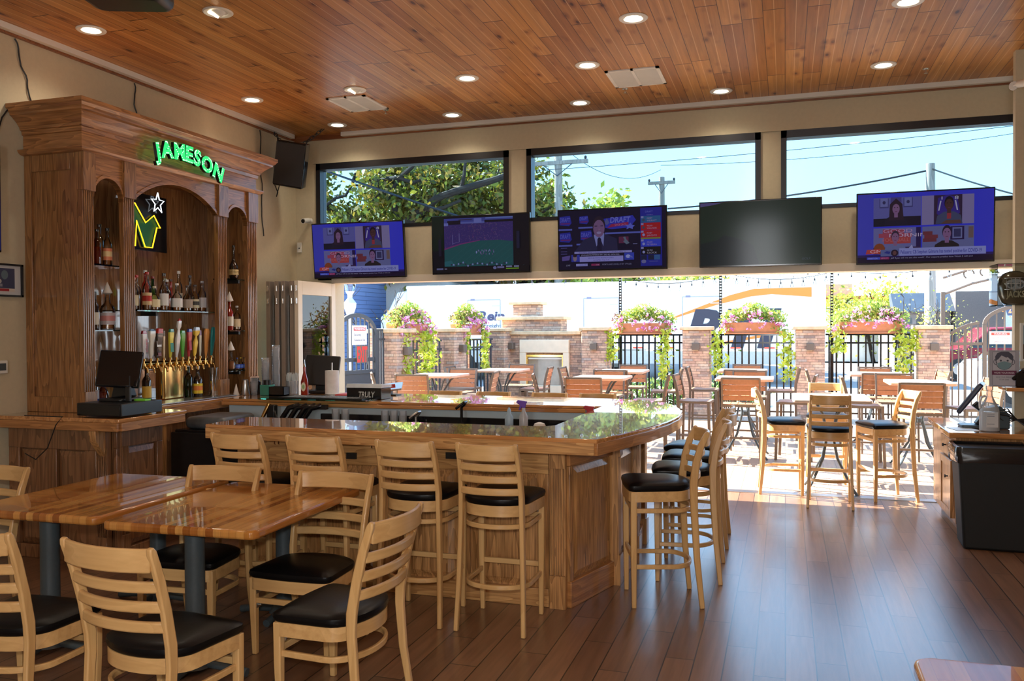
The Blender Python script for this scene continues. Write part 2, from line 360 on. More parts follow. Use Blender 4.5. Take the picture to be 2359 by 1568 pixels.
def stone(name):
    mt, n, b = newmat(name); N = n.nodes; L = n.links
    t = N.new('ShaderNodeTexCoord'); s = N.new('ShaderNodeSeparateXYZ'); L.new(t.outputs['Object'], s.inputs[0])
    u = mth(n, 'ADD', s.outputs[0], mth(n, 'MULTIPLY', s.outputs[1], .93)); z = s.outputs[2]
    r = mth(n, 'DIVIDE', z, .048); ri = mth(n, 'FLOOR', r); rf = mth(n, 'SUBTRACT', r, ri)
    wn = N.new('ShaderNodeTexWhiteNoise'); wn.noise_dimensions = '1D'; L.new(ri, wn.inputs['W'])
    uu = mth(n, 'ADD', mth(n, 'DIVIDE', u, .19), mth(n, 'MULTIPLY', wn.outputs['Value'], 7)); ui = mth(n, 'FLOOR', uu); uf = mth(n, 'SUBTRACT', uu, ui)
    cv = N.new('ShaderNodeCombineXYZ'); L.new(mth(n, 'FLOOR', mth(n, 'DIVIDE', ri, 1.0)), cv.inputs[0]); L.new(ui, cv.inputs[1])
    w2 = N.new('ShaderNodeTexWhiteNoise'); L.new(cv.outputs[0], w2.inputs['Vector'])
    col = ramp(n, w2.outputs['Value'], [(0, (.30, .21, .17)), (.25, (.56, .33, .23)), (.5, (.68, .45, .30)), (.75, (.58, .35, .24)), (.9, (.42, .34, .29)), (1, (.76, .56, .39))])
    no = N.new('ShaderNodeTexNoise'); no.inputs['Scale'].default_value = 22; no.inputs['Detail'].default_value = 4; L.new(t.outputs['Object'], no.inputs['Vector'])
    col = mulc(n, col, ramp(n, no.outputs[0], [(.3, (.7, .7, .7)), (.65, (1, 1, 1))]))
    ga = mth(n, 'MINIMUM', mth(n, 'MULTIPLY', mth(n, 'MINIMUM', rf, mth(n, 'SUBTRACT', 1, rf)), .048), mth(n, 'MULTIPLY', mth(n, 'MINIMUM', uf, mth(n, 'SUBTRACT', 1, uf)), .19))
    gm = mth(n, 'LESS_THAN', ga, .0028); col = mulc(n, col, (.24, .15, .10), gm, 'MIX'); L.new(col, b.inputs['Base Color'])
    bu = N.new('ShaderNodeBump'); bu.inputs['Strength'].default_value = .8; bu.inputs['Distance'].default_value = .02
    L.new(mth(n, 'SUBTRACT', mth(n, 'ADD', w2.outputs['Value'], mth(n, 'MULTIPLY', no.outputs[0], .5)), gm), bu.inputs['Height']); L.new(bu.outputs[0], b.inputs['Normal'])
    setp(b, rough=.85); return mt
M['polewood'] = wood('weathered_pole', (.20, .17, .14), (.36, .31, .26), 2, 3, 30, .9)
M['stone'] = stone('ledge_stone')
M['siding'] = planks('blue_siding', (0, 0, 1), (.7, .7, 0), .15, 4, [(0, (.13, .19, .36)), (1, (.15, .22, .40))], gap=.01, gapc=(.06, .09, .18), rough=.7, grain=.1, bump=.5)
# ================================================================ ROOM
CZ = 4.0
XW, YB = -5.62, 9.05
struct(MB().box(-5.9, 7, -4.6, 9.07, -.1, 0), 'floor', M['floor'])
struct(MB().box(-5.9, 7, -4.6, 9.3, CZ, CZ+.2), 'ceiling', M['ceil'])
struct(MB().box(XW-.2, XW, -4.6, 9.3, 0, CZ), 'wall_left', M['wall'])
struct(MB().box(-5.9, 7, -4.8, -4.6, 0, CZ), 'wall_rear', M['wall'])
struct(MB().box(6.5, 6.7, -4.6, 9.3, 0, CZ), 'wall_right', M['wall'])
WINS = [(-5.33, -2.92), (-2.71, -.235), (-.04, 2.6)]
WZ0, WZ1, HZ = 2.87, 3.665, 2.30
wb = MB()
wb.box(XW, -5.33, YB, YB+.22, 0, CZ)                       # pier left of the opening
wb.box(-5.33, 2.9, YB, YB+.22, HZ-.02, WZ0); wb.box(-5.33, 2.9, YB, YB+.22, WZ1, CZ)
wb.box(-5.33, -5.1, YB, YB+.22, 0, HZ)
for a, b in ((-2.92, -2.71), (-.235, -.04), (2.6, 2.9)): wb.box(a, b, YB, YB+.22, WZ0, WZ1)
wb.box(2.9, 6.5, YB, YB+.22, 0, CZ); wb.box(-5.38, 2.9, YB-.02, YB, 2.31, WZ0-.001); wb.box(-5.38, 2.9, YB-.02, YB, WZ1+.001, CZ)
struct(wb, 'wall_back', M['wall'])
for i, (a, b) in enumerate(WINS):
    f = MB(); t = .055
    for x0, x1, z0, z1 in ((a, b, WZ0, WZ0+.04), (a, b, WZ1-.075, WZ1), (a, a+t, WZ0, WZ1), (b-t, b, WZ0, WZ1)): f.box(x0, x1, YB-.025, YB+.12, z0, z1)
    o = struct(f, 'window_%d' % (i+1), M['winframe'])
    MB().box(a+t, b-t, YB+.05, YB+.056, WZ0+.04, WZ1-.075).build('pane', M['pane'], o)
struct(MB().box(-5.1, 2.9, YB-.09, YB+.14, 2.235, 2.315), 'trim_1', M['cream'], bevel=.006)      # folding door head track
struct(MB().box(-5.1, 2.9, YB-.01, YB+.12, -.004, .008), 'trim_2', M['steel'])                      # sill track
struct(MB().box(-5.62, 2.9, YB-.045, YB-.02, 3.94, 4.0), 'trim_3', M['trim'])
struct(MB().box(XW, XW+.03, -4.6, YB-.02, 3.94, 4.0), 'trim_4', M['trim'])
struct(MB().box(-4.95, 2.9, YB-.105, YB-.05, 3.955, 4.0), 'trim_5', M['white'])
struct(MB().box(XW+.035, XW+.085, -1, 8.9, 3.955, 4.0), 'trim_6', M['white'])
struct(MB().box(1.835, 3.4, 8.12, 8.20, 0, CZ), 'wall_partition', M['wall'])

# ceiling lights
LP = [(-4.996,5.221,0),(-3.863,5.217,1),(-5.018,7.302,0),(-4.746,8.502,0),(-3.889,7.312,1),(-2.748,7.297,0),(-3.372,8.502,0),(-1.628,7.271,0),(-1.972,8.461,0),(-1.061,6.282,0),(-.587,8.482,0),(.814,8.096,0),(.82,6.577,0)]
LL = ['above the left end of the bookcase crown', 'with turned eyeball, near the top edge', 'above the middle of the bookcase crown', 'nearest the corner speaker', 'with its eyeball turned, just behind the left air grille', 'over the bar, right of the left air grille', 'small, near the back wall right of the left air grille', 'just left of the right air grille', 'near the back wall in front of the right air grille', 'largest in the middle of the ceiling at the top edge', 'near the back wall above the second and third windows', 'on the right, above the third window', 'cut by the top edge on the right']
scl = 4.0/3.97; s_ = (4.0-1.7)/(3.97-1.7)
for (x, y, eye), d in zip(LP, LL):
    x *= s_; y *= s_
    t = thing('ceiling_light', 'round white recessed ceiling light '+d, 'ceiling light', (x, y, CZ), 0, 'recessed ceiling lights')
    MB().lathe([(.108, -.001), (.108, -.006), (.10, -.012), (.072, -.009), (.07, -.002)], n=28).build('trim_ring', M['white'], t, smooth=True)
    if eye:
        b = MB(); b.ball((0, 0, .028), .062, 20); b.build('eyeball', M['white'], t, smooth=True)
        MB().lathe([(.040, 0), (.038, -.006)], n=20).build('bulb', M.setdefault('bulb2', emis('lit_bulb_turned', (1, .86, .62), 9)), t, loc=(-.03, -.008, -.018), rot=(-.15, .55, 0))
    else:
        MB().lathe([(.062, -.001), (.058, -.008), (.03, -.011)], n=24).build('bulb', M.setdefault('bulb', emis('lit_bulb', (1, .86, .66), 14)), t, smooth=True)
    lamp('lamp_light', 'SPOT', (0, 0, -.07), 24, (1, .87, .68), t, spot_size=2.5, spot_blend=.9, shadow_soft_size=.06)
for x in (-4.2, -1.2, 1.8, 4.5):
    for y in (-3, -.5, 2.2):
        lamp('added_fill_spot', 'SPOT', (x, y, 3.97), 16, (1, .86, .66), None, spot_size=2.5, spot_blend=.9, shadow_soft_size=.06)  # added spots out of view, without fixtures, to light the foreground
for x0, x1, y0, y1, d in ((-4.37, -3.94, 7.60, 8.14, 'left white square air grille in the pine ceiling above the speaker side'), (-1.545, -1.06, 7.60, 8.14, 'right white square air grille in the pine ceiling above the middle window')):
    t = thing('air_grille', d, 'vent', ((x0+x1)/2, (y0+y1)/2, CZ), 0, 'ceiling air grilles')
    w2, h2 = (x1-x0)/2, (y1-y0)/2; b = MB()
    for q in ((-w2, w2, -h2, -h2+.03), (-w2, w2, h2-.03, h2), (-w2, -w2+.03, -h2, h2), (w2-.03, w2, -h2, h2), (-.012, .012, -h2, h2)): b.box(q[0], q[1], q[2], q[3], -.012, 0)
    b.build('frame', M['white'], t)
    b = MB()
    for i in range(36):
        y = -h2+.035+i*(2*h2-.07)/35; b.box(-w2+.02, w2-.02, y-.004, y+.004, -.009, -.001)
    b.build('louvres', M['white'], t)
for x, y, d in ((-4.0, 8.2, 'small brass ceiling sprinkler in front of the left air grille'), (-1.47, 8.22, 'small chrome ceiling sprinkler in front of the right air grille'), (1.20, 8.45, 'small chrome ceiling sprinkler on the right side of the ceiling')):
    b = MB().lathe([(.03, 0), (.028, -.006), (.009, -.01), (.009, -.035), (.018, -.038), (.018, -.042)], n=12); o = b.build('sprinkler', M['chrome'], loc=(x, y, CZ), smooth=True); tag(o, d, 'sprinkler', 'ceiling sprinklers')
# black ceiling speaker cut by the top edge
o = MB().prism(rrect(-.15, .15, -.22, .22, .08), 0, .30).build('ceiling_speaker', M['black'], loc=(-3.42, 3.84, 3.47), rot=(0, .08, -1.2), bevel=.04, seg=3); tag(o, 'black box speaker hanging under the ceiling, cut by the top edge', 'speaker')
MB().cyl((0, 0, .30), (0, 0, .53), .012).build('hanger', M['black'], o)

# ================================================================ WOODEN CHAIRS
def seat_outline(wf, wb_, yf, yb, n=10):
    a = wf/2; b = wb_/2; r = .035; P = []
    for i in range(9):                                       # gently bowed front edge
        t = i/8; P.append((-(a-r)+2*(a-r)*t, yf+.012*math.sin(PI*t)))
    P += arc((a-r, yf-r), r, PI/2, 0, 3)[1:]
    ys = yb+.13
    for i in range(1, 5): t = i/4; P.append((a+(b-a)*t, yf-r+(ys-yf+r)*t))
    for i in range(1, 16): th = PI*i/16; P.append((b*math.cos(th), ys-(ys-yb)*math.sin(th)))
    for i in range(4, 0, -1): t = i/4; P.append((-(a+(b-a)*t), yf-r+(ys-yf+r)*t))
    P += arc((-(a-r), yf-r), r, PI, PI/2, 3)[:-1]
    return P
def wood_chair(sh, th, label, cat, group, name):
    """ladder-back: front is +y, seat height sh, total height th"""
    t = thing(name, label, cat, (0, 0, 0), 0, group); bar = sh > .6
    wf, wb_ = (.42, .385) if bar else (.475, .45); yf, yb = .205, -.20
    O = seat_outline(wf, wb_, yf, yb); n = len(O); cx, cyy = 0, .01
    # cushion
    rings = [(0.965, sh-.048), (1.0, sh-.040), (1.02, sh-.026), (1.005, sh-.012), (.93, sh-.002), (.78, sh+.006), (.5, sh+.011), (.2, sh+.012)]
    b = MB(); vs = []
    for k, z in rings: vs += [(cx+(x-cx)*k, cyy+(y-cyy)*k, z) for x, y in O]
    fs = [tuple(range(n))[::-1], tuple(range((len(rings)-1)*n, len(rings)*n))]
    for r in range(len(rings)-1): fs += [(r*n+i, r*n+(i+1) % n, (r+1)*n+(i+1) % n, (r+1)*n+i) for i in range(n)]
    b.add(vs, fs); b.build('seat', M['vinyl'], t, smooth=True)
    ins = [(x*.945, .01+(y-.01)*.945) for x, y in O]
    MB().sweep([(x, y, sh-.078) for x, y in ins], (0, 0, 1), .062, .02, closed=True).build('seat_rail', M['beechx'], t, smooth=True)
    # legs
    fx = wf/2-.022
    for s in (-1, 1):
        zt = sh-.05
        MB().sweep([(s*(fx-.004), yf-.03, 0), (s*fx, yf-.028, zt*.55), (s*fx, yf-.028, zt)], (1, 0, 0), [.026, .036, .038], [.028, .036, .038]).build('leg', M['beech'], t, bevel=.005)
    if bar:
        path = [(.198, -.235, 0), (.188, -.205, .3), (.180, -.19, .6), (.177, -.188, .76), (.173, -.205, .88), (.170, -.235, .98), (.168, -.268, th-.02), (.168, -.276, th)]
    else:
        path = [(.218, -.245, 0), (.216, -.21, .2), (.215, -.195, .4), (.215, -.198, .48), (.218, -.225, .62), (.222, -.262, .76), (.225, -.300, th-.02), (.225, -.308, th)]
    hs = [.030, .038, .044, .048, .044, .040, .034, .018]
    for s in (-1, 1):
        MB().sweep([(s*x, y, z) for x, y, z in path], (1, 0, 0), .026, hs).build('rear_leg', M['beech'], t, bevel=.006)
    def at(z):
        for (x0, y0, z0), (x1, y1, z1) in zip(path, path[1:]):
            if z <= z1: k = (z-z0)/(z1-z0); return x0+(x1-x0)*k, y0+(y1-y0)*k
        return path[-1][:2]
    zs = [th-.048]+[th-.133-.069*i for i in range(3)] if bar else [th-.050]+[th-.160-.083*i for i in range(3)]
    for i, z in enumerate(zs):
        x, y = at(z); x -= .004
        q = 12; P = [(-x+2*x*j/q, y-.010-.046*math.sin(PI*j/q)**.8, z) for j in range(q+1)]
        if i == 0:
            o = MB().sweep(P, (0, 0, 1), .088 if bar else .092, .018); o.build('top_rail', M['beechx'], t, bevel=.006)
        else: MB().sweep(P, (0, 0, 1), .040 if bar else .044, .022).build('back_slat', M['beechx'], t, bevel=.008, seg=3)
    # bent stretchers
    def ustretch(z, nm='bent_stretcher', k=.93):
        q = 20; ys = -.06; P = [(-fx+.004, yf-.04, z), (-fx+.002, .05, z)]
        for j in range(q+1):
            th_ = PI-PI*j/q; P.append((fx*math.cos(th_)*.985, ys-.135*math.sin(th_), z))
        P += [(fx-.002, .05, z), (fx-.004, yf-.04, z)]
        MB().sweep(P, (0, 0, 1), .028, .018).build(nm, M['beechx'], t, bevel=.004)
    if bar:
        ustretch(sh-.165); ustretch(.25)
        for z in (sh-.16, .30): MB().box(-fx, fx, yf-.038, yf-.018, z-.016, z+.016).build('front_stretcher', M['beechx'], t, bevel=.004)
    else:
        ustretch(sh-.19)
        MB().box(-fx, fx, yf-.038, yf-.018, sh-.185, sh-.155).build('front_stretcher', M['beechx'], t, bevel=.004)
    for s in (-1, 1):
        b = MB()
        for z in ((sh-.13, sh-.185) if bar else (sh-.125, sh-.2)):
            b.box(s*(fx-.016)-.003, s*(fx-.016)+.003, yf-.055, yf-.02, z-.012, z+.012); b.cyl((s*(fx-.02), yf-.05, z), (s*(fx-.03), yf-.05, z), .006, n=8)
        b.build('bracket', M['steel'], t)
    return t
stool0 = wood_chair(.755, 1.065, 'x', 'bar stool', 'g', 'bar_stool')
chair0 = wood_chair(.455, .885, 'x', 'chair', 'g', 'dining_chair')
first = {}
def put(proto, x, y, rz, label, group):
    if proto.name not in first:
        first[proto.name] = 1; proto.location = (x, y, 0); proto.rotation_euler = (0, 0, rz); proto['label'] = label; proto['group'] = group; return proto
    return dup(proto, (x, y, 0), rz, label, group)
G1 = 'bar stools along the front of the bar'
for x, y, r, d in ((-3.195, 4.69, -.02, 'at the left end of the bar front'), (-2.68, 4.71, 0, 'second from the left along the front of the bar'), (-2.06, 4.66, 0, 'third from the left along the bar front'), (-1.565, 4.66, 0, 'nearest the front right corner of the bar, facing it')):
    put(stool0, x, y+.03, r, 'ladder-back bar stool '+d, G1)
G2 = 'bar stools along the right side of the bar'
for x, y, r, d in ((-.76, 5.36, PI/2+.3, 'nearest on the right side of the bar, back legs toward the aisle'), (-.66, 5.93, PI/2+.1, 'second along the right side of the bar'), (-.66, 6.5, PI/2, 'third along the right side of the bar, mostly hidden'), (-.70, 7.05, PI/2-.15, 'farthest along the right side of the bar')):
    put(stool0, x, y, r, 'ladder-back bar stool '+d, G2)
for i, (x, d) in enumerate(((-3.3, 'first from the left'), (-2.78, 'second from the left'), (-2.2, 'third from the left'), (-1.72, 'last on the right'))):
    put(stool0, x, 7.82, PI, 'bar stool behind the far counter, only its top rail showing, '+d, 'bar stools behind the far counter')
G3 = 'bar stools around the high table in the doorway'
for x, y, r, d in ((-.02, 9.22, -PI/2+.05, 'left of the high table in the doorway, its back sunlit'), (.405, 8.68, -.03, 'in front of the high table in the doorway, back to the room'), (.93, 9.12, PI/2+.35, 'right of the high table in the doorway, turned toward it'), (.43, 9.98, PI, 'behind the high table in the doorway, mostly hidden')):
    put(stool0, x, y, r, 'ladder-back bar stool '+d, G3)
G4 = 'dining chairs around the butcher block tables'
for x, y, r, d in ((-2.455, 2.94, -.09, 'in front of the right table, largest in the lower left'), (-1.95, 3.48, PI/2-.06, 'at the right end of the right table, seen in profile'),
                   (-2.435, 4.01, PI, 'behind the right table, its plain top rail showing'), (-3.17, 4.03, PI+.07, 'behind where the two tables meet, nearest the first bar stool'),
                   (-3.22, 2.95, .03, 'in front of the left table, cut by the left edge'), (-4.53, 3.66, PI, 'at the far left edge behind the left table')):
    put(chair0, x, y, r, 'ladder-back dining chair '+d, G4)

# ================================================================ DINING TABLES
def dining_table(x, y, z, rz, d):
    t = thing('dining_table', d, 'table', (x, y, 0), rz, 'butcher block tables')
    b = MB().prism(rrect(-.435, .435, -.57, .57, .045, 6), z-.045, z).build('tabletop', M['butcher'], t, bevel=.014, seg=4)
    for s in (-1, 1): MB().cyl((0, .42*s, .03), (0, .42*s, z-.045), .048, n=24).build('column', M['metal'], t, smooth=True)
    for s in (-1, 1):
        f = MB()
        f.tube([(-.29, s*.42, .02), (-.2, s*.42, .035), (0, s*.42, .05), (.2, s*.42, .035), (.29, s*.42, .02)], .022, 10)
        f.tube([(0, s*.42-.2, .02), (0, s*.42, .05), (0, s*.42+.14, .02)], .022, 10)
        f.lathe([(.09, .03), (.06, .07), (.05, .1)], (0, s*.42, 0), 20)
        f.build('foot', M['metal'], t, smooth=True)
    MB().box(-.25, .25, -.5, .5, z-.062, z-.045).build('top_plate', M['black'], t)
    return t
dining_table(-2.815, 3.975, .755, .035, 'right glossy striped butcher block table with blue-black column leg')
dining_table(-3.735, 3.985, .762, .02, 'left glossy striped butcher block table reflecting the bookcase')
t = thing('side_table', 'corner of a blurred brown tabletop at the lower right edge', 'table', (.72, 2.2, 0), 0)
MB().prism(rrect(-.38, .38, -.45, .45, .06, 6), .72, .765).build('tabletop', M['butcher'], t, bevel=.012)
MB().cyl((0, 0, .02), (0, 0, .72), .045, n=20).lathe([(.28, 0), (.26, .02), (.06, .04)], n=24).build('column', M['metal'], t, smooth=True)

# ================================================================ BAR
bar = thing('bar', 'oak panelled U-shaped bar with glossy varnished counter', 'bar', (-2.3, 6.2, 0))
def bl(P): return [(x+2.3, y-6.2) for x, y in P]
outer = [(-3.68, 4.79), (-1.01, 4.71), (-.925, 4.98), (-.82, 5.36), (-.745, 5.75), (-.715, 6.1), (-.725, 6.4), (-.775, 6.68), (-.85, 6.95), (-.94, 7.17), (-1.05, 7.33), (-1.2, 7.43), (-1.4, 7.47), (-1.7, 7.48), (-4.9, 7.6)]
inner = [(-4.9, 6.62), (-1.40, 6.72), (-1.42, 5.34), (-1.46, 5.28), (-1.52, 5.26), (-3.68, 5.28)]
P = bl(outer+inner)
b = MB()
def ring_top(P_, z0, z1, b):
    b.prism(P_, z0, z1)
top = MB(); top.prism(P, 1.045, 1.07); o = top.build('countertop', M['top'], bar, bevel=.006)
band = MB(); Pz = bl(outer)
band.sweep([(x, y, 1.012) for x, y in bl([(-3.68, 4.805), (-1.025, 4.725)])], (0, 0, 1), .07, .03)
band.build('edge_band', M['oakx'], bar, bevel=.003)
band = MB().sweep([(x, y, 1.012) for x, y in bl([(-1.02, 4.72)]+[(x-.014, y) for x, y in outer[2:12]]+[(-1.4, 7.455), (-4.9, 7.585)])], (0, 0, 1), .07, .03)
band.build('edge_band', M['oaky'], bar, bevel=.003)
rail = MB()
rail.sweep([(x, y, 1.028) for x, y in bl([(-4.9, 6.62), (-1.40, 6.72)])], (0, 0, 1), .032, .02)
rail.build('inner_rail', M['top'], bar, bevel=.004)
MB().prism(bl([(-4.88, 6.70), (-1.44, 6.78), (-1.44, 6.84), (-4.88, 6.76)]), .12, 1.045).build('inner_panel', M['greyblue'], bar)
core = MB(); core.prism(bl([(-3.58, 5.02), (-1.27, 5.02), (-1.42, 5.22), (-3.58, 5.22)]), 0, 1.045)
body_r = [(-1.27, 5.01), (-1.09, 5.62), (-1.06, 6.2), (-1.10, 6.75), (-1.3, 7.2), (-1.6, 7.27), (-4.88, 7.34), (-4.88, 7.25), (-1.6, 7.18), (-1.44, 7.1), (-1.36, 6.7), (-1.36, 5.5), (-1.42, 5.2)]
core.prism(bl(body_r), 0, 1.045); core.build('base', M['oak'], bar)
def panel_run(par, p0, p1, z0, z1, n, mat, mx, name='panel', frieze=.14, base=.09, st=.05, end=.06):
    """stile-and-rail panelling along p0-p1; outward is to the right of p0->p1"""
    p0 = Vector(p0); p1 = Vector(p1); d = (p1-p0); Ln = d.length; d.normalize(); nv = Vector((d.y, -d.x))
    R = Matrix(((d.x, -nv.x, 0), (d.y, -nv.y, 0), (0, 0, 1)))
    def bx(b, a0, a1, zz0, zz1, out, thick):
        c = p0+d*((a0+a1)/2)+nv*(out-thick/2); b.obox((c.x, c.y, (zz0+zz1)/2), (a1-a0, thick, zz1-zz0), R)
    b = MB(); bx(b, 0, Ln, z1-frieze, z1, .022, .03); b.build('top_board', mx, par, bevel=.004)
    b = MB(); bx(b, 0, Ln, z0, z0+base, .028, .036); b.build('base_board', mx, par, bevel=.004)
    pw = (Ln-2*end+st)/n
    for i in range(n+1):
        a = end-st+i*pw; b = MB()
        if i == 0: bx(b, 0, end, z0+base, z1-frieze, .02, .028)
        elif i == n: bx(b, Ln-end, Ln, z0+base, z1-frieze, .02, .028)
        else: bx(b, a, a+st, z0+base, z1-frieze, .02, .028)
        b.build('stile', mat, par, bevel=.003)
    for i in range(n):
        a0 = end+i*pw; a1 = a0+pw-st; zz0, zz1 = z0+base, z1-frieze; q = .05
        b = MB(); vs = []
        for (m_, o_) in ((.004, .003), (.012, .012), (q, .018), (q, .018)):
            pass
        def pt(a, z, o): c = p0+d*a+nv*o; return (c.x, c.y, z)
        A = [pt(a0+.012, zz0+.012, .002), pt(a1-.012, zz0+.012, .002), pt(a1-.012, zz1-.012, .002), pt(a0+.012, zz1-.012, .002)]
        B = [pt(a0+q, zz0+q, .017), pt(a1-q, zz0+q, .017), pt(a1-q, zz1-q, .017), pt(a0+q, zz1-q, .017)]
        D = [pt(a0+.012, zz0+.012, -.012), pt(a1-.012, zz0+.012, -.012), pt(a1-.012, zz1-.012, -.012), pt(a0+.012, zz1-.012, -.012)]
        b.add(D+A+B, [(0, 3, 2, 1), (8, 9, 10, 11)]+[(i_, (i_+1) % 4, 4+(i_+1) % 4, 4+i_) for i_ in range(4)]+[(4+i_, 4+(i_+1) % 4, 8+(i_+1) % 4, 8+i_) for i_ in range(4)])
        b.build(name, mat, par)
def fluted(par, c, rz, w_, z0, z1, mat, dpt=.05, block=.2):
    b = MB(); R = Matrix.Rotation(rz, 3, 'Z'); c = Vector((c[0], c[1], 0))
    def bx(a0, a1, zz0, zz1, out):
        q = c+R@Vector(((a0+a1)/2, -(out/2), 0)); b.obox((q.x, q.y, (zz0+zz1)/2), (a1-a0, out, zz1-zz0), R)
    bx(-w_/2, w_/2, z0, z0+block, dpt+.012); bx(-w_/2, w_/2, z1-.13, z1, dpt+.012); bx(-w_/2+.002, w_/2-.002, z0+block-.01, z1-.12, dpt-.012)
    k = 6; fw = w_/(2*k+1)
    for i in range(k+1): bx(-w_/2+2*i*fw-.0, -w_/2+(2*i+1)*fw, z0+block, z1-.13, dpt)
    return b.build('fluted_post', mat, par, bevel=.001, seg=1)
def L2(x, y): return (x+2.3, y-6.2)
panel_run(bar, L2(-3.58, 5.02), L2(-1.37, 5.02), 0, .98, 4, M['oak'], M['oakx'], frieze=.17, base=.11, st=.10, end=.07)
fluted(bar, L2(-1.31, 5.03), .0, .10, 0, .98, M['oak'], .045)
rp_ = [(-1.26, 5.02), (-1.09, 5.60), (-1.055, 6.15), (-1.09, 6.72), (-1.28, 7.16)]
for i in range(4):
    panel_run(bar, L2(*rp_[i]), L2(*rp_[i+1]), 0, .98, 1, M['oak'], M['oaky'], frieze=.12, base=.16, end=.045)
    if i: fluted(bar, L2(*rp_[i]), PI/2, .10, 0, .98, M['oak'], .045)
b = MB()
for x, z in ((-2.70, .90), (-2.0, .93)): b.box(*[q for q in (L2(x-.035, 0)[0], L2(x+.035, 0)[0])], L2(0, 4.985)[1]-.004, L2(0, 5.0)[1], z-.05, z-.01)
b.build('outlet', M['black'], bar)
b = MB()
for x in (-3.17, -3.14, -2.47, -2.44): b.tube([L2(x, 4.83)+(.975,), L2(x, 4.82)+(.955,), L2(x, 4.835)+(.95,)], .003, 6)
b.build('bag_hook', M['chrome'], bar, smooth=True)
# under-bar equipment seen over the front counter
t = thing('sink_unit', 'black and steel under-bar sink unit behind the front counter', 'sink', (-2.6, 6.45, 0))
MB().box(-1.3, 1.2, -.28, .24, .5, .90).build('body', M['gloss'], t, bevel=.01)
MB().box(-1.3, 1.15, .2, .24, .90, .955).build('backsplash', M['gloss'], t)
for x, h in ((.06, .19), (-.35, .1)):
    b = MB().cyl((x, .12, .9), (x, .12, .9+h-.04), .012, n=10); b.tube([(x, .12, .86+h)]+[(x+.06*math.sin(a), .12-.06+.06*math.cos(a), .86+h+.05*math.sin(a)) for a in (.5, 1.2, 2, 2.8, 3.2)], .011, 8); b.lathe([(.03, .9), (.025, .92)], (x, .12, 0), 12)
    b.build('tap', M['gloss'] if x > 0 else M['steel'], t, smooth=True)
def wp(mb, name, mat, par, **k):
    return mb.build(name, mat, par, loc=-par.location, **k)
# ================================================================ BACK COUNTERS
t = thing('back_counter', 'L-shaped varnished oak counter under the bookcase, with the register corner', 'counter', (-5.2, 6.0, 0))
cp = [(-5.61, 4.88), (-4.47, 4.88), (-4.47, 5.60), (-4.92, 5.66), (-4.92, 7.58), (-5.61, 7.58)]
wp(MB().prism(cp, 1.04, 1.07), 'countertop', M['topy'], t, bevel=.006)
b = MB().sweep([(x, y, 1.01) for x, y in [(-5.61, 4.895), (-4.485, 4.895)]], (0, 0, 1), .06, .03)
b.sweep([(x, y, 1.01) for x, y in [(-4.485, 4.91), (-4.485, 5.58)]], (0, 0, 1), .06, .03)
b.sweep([(-4.93, 5.66, 1.01), (-4.93, 7.0, 1.01)], (0, 0, 1), .06, .02)
wp(b, 'edge_band', M['oaky'], t, bevel=.003)
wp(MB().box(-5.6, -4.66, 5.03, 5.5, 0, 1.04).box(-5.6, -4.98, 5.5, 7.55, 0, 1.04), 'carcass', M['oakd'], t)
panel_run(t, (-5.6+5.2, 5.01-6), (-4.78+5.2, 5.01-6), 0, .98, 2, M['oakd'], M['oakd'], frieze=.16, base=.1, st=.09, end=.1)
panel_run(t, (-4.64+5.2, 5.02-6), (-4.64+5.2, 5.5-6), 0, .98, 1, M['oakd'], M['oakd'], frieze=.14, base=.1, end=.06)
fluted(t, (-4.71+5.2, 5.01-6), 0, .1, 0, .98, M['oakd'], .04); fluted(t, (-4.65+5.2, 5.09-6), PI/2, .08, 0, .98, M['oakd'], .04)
b = MB()
for s in (0,):
    b.prism([(0, 0), (.11, 0), (.105, -.07), (.03, -.17), (0, -.2)], -.03, .03, T=lambda x, y, z: (-4.70+z, 4.98-x, .98+y))
wp(b, 'corbel', M['oak'], t, bevel=.004)
wp(MB().box(-4.97, -4.955, 5.55, 5.95, .1, .95), 'door', M['oak'], t, bevel=.004)
# fridge and bag
t = thing('bar_fridge', 'black under-counter fridge beside the back counter', 'fridge', (-4.62, 6.2, 0))
wp(MB().box(-4.9, -4.45, 5.98, 6.55, .06, .86), 'body', M['gloss'], t, bevel=.01)
wp(MB().box(-4.92, -4.43, 5.955, 5.98, .1, .84), 'door', M['black'], t, bevel=.008)
wp(MB().box(-4.88, -4.47, 6.0, 6.5, 0, .06), 'plinth', M['black'], t)
b = MB(); b.prism(rrect(-.2, .2, -.26, .26, .08), 0, .10)
o = b.build('equipment_cover', flat('grey_vinyl_cover', (.10, .11, .12), .35, .3, 8, .5), loc=(-4.66, 6.28, .862), bevel=.045, seg=4); tag(o, 'soft grey plastic cover lying on the black fridge', 'cover')

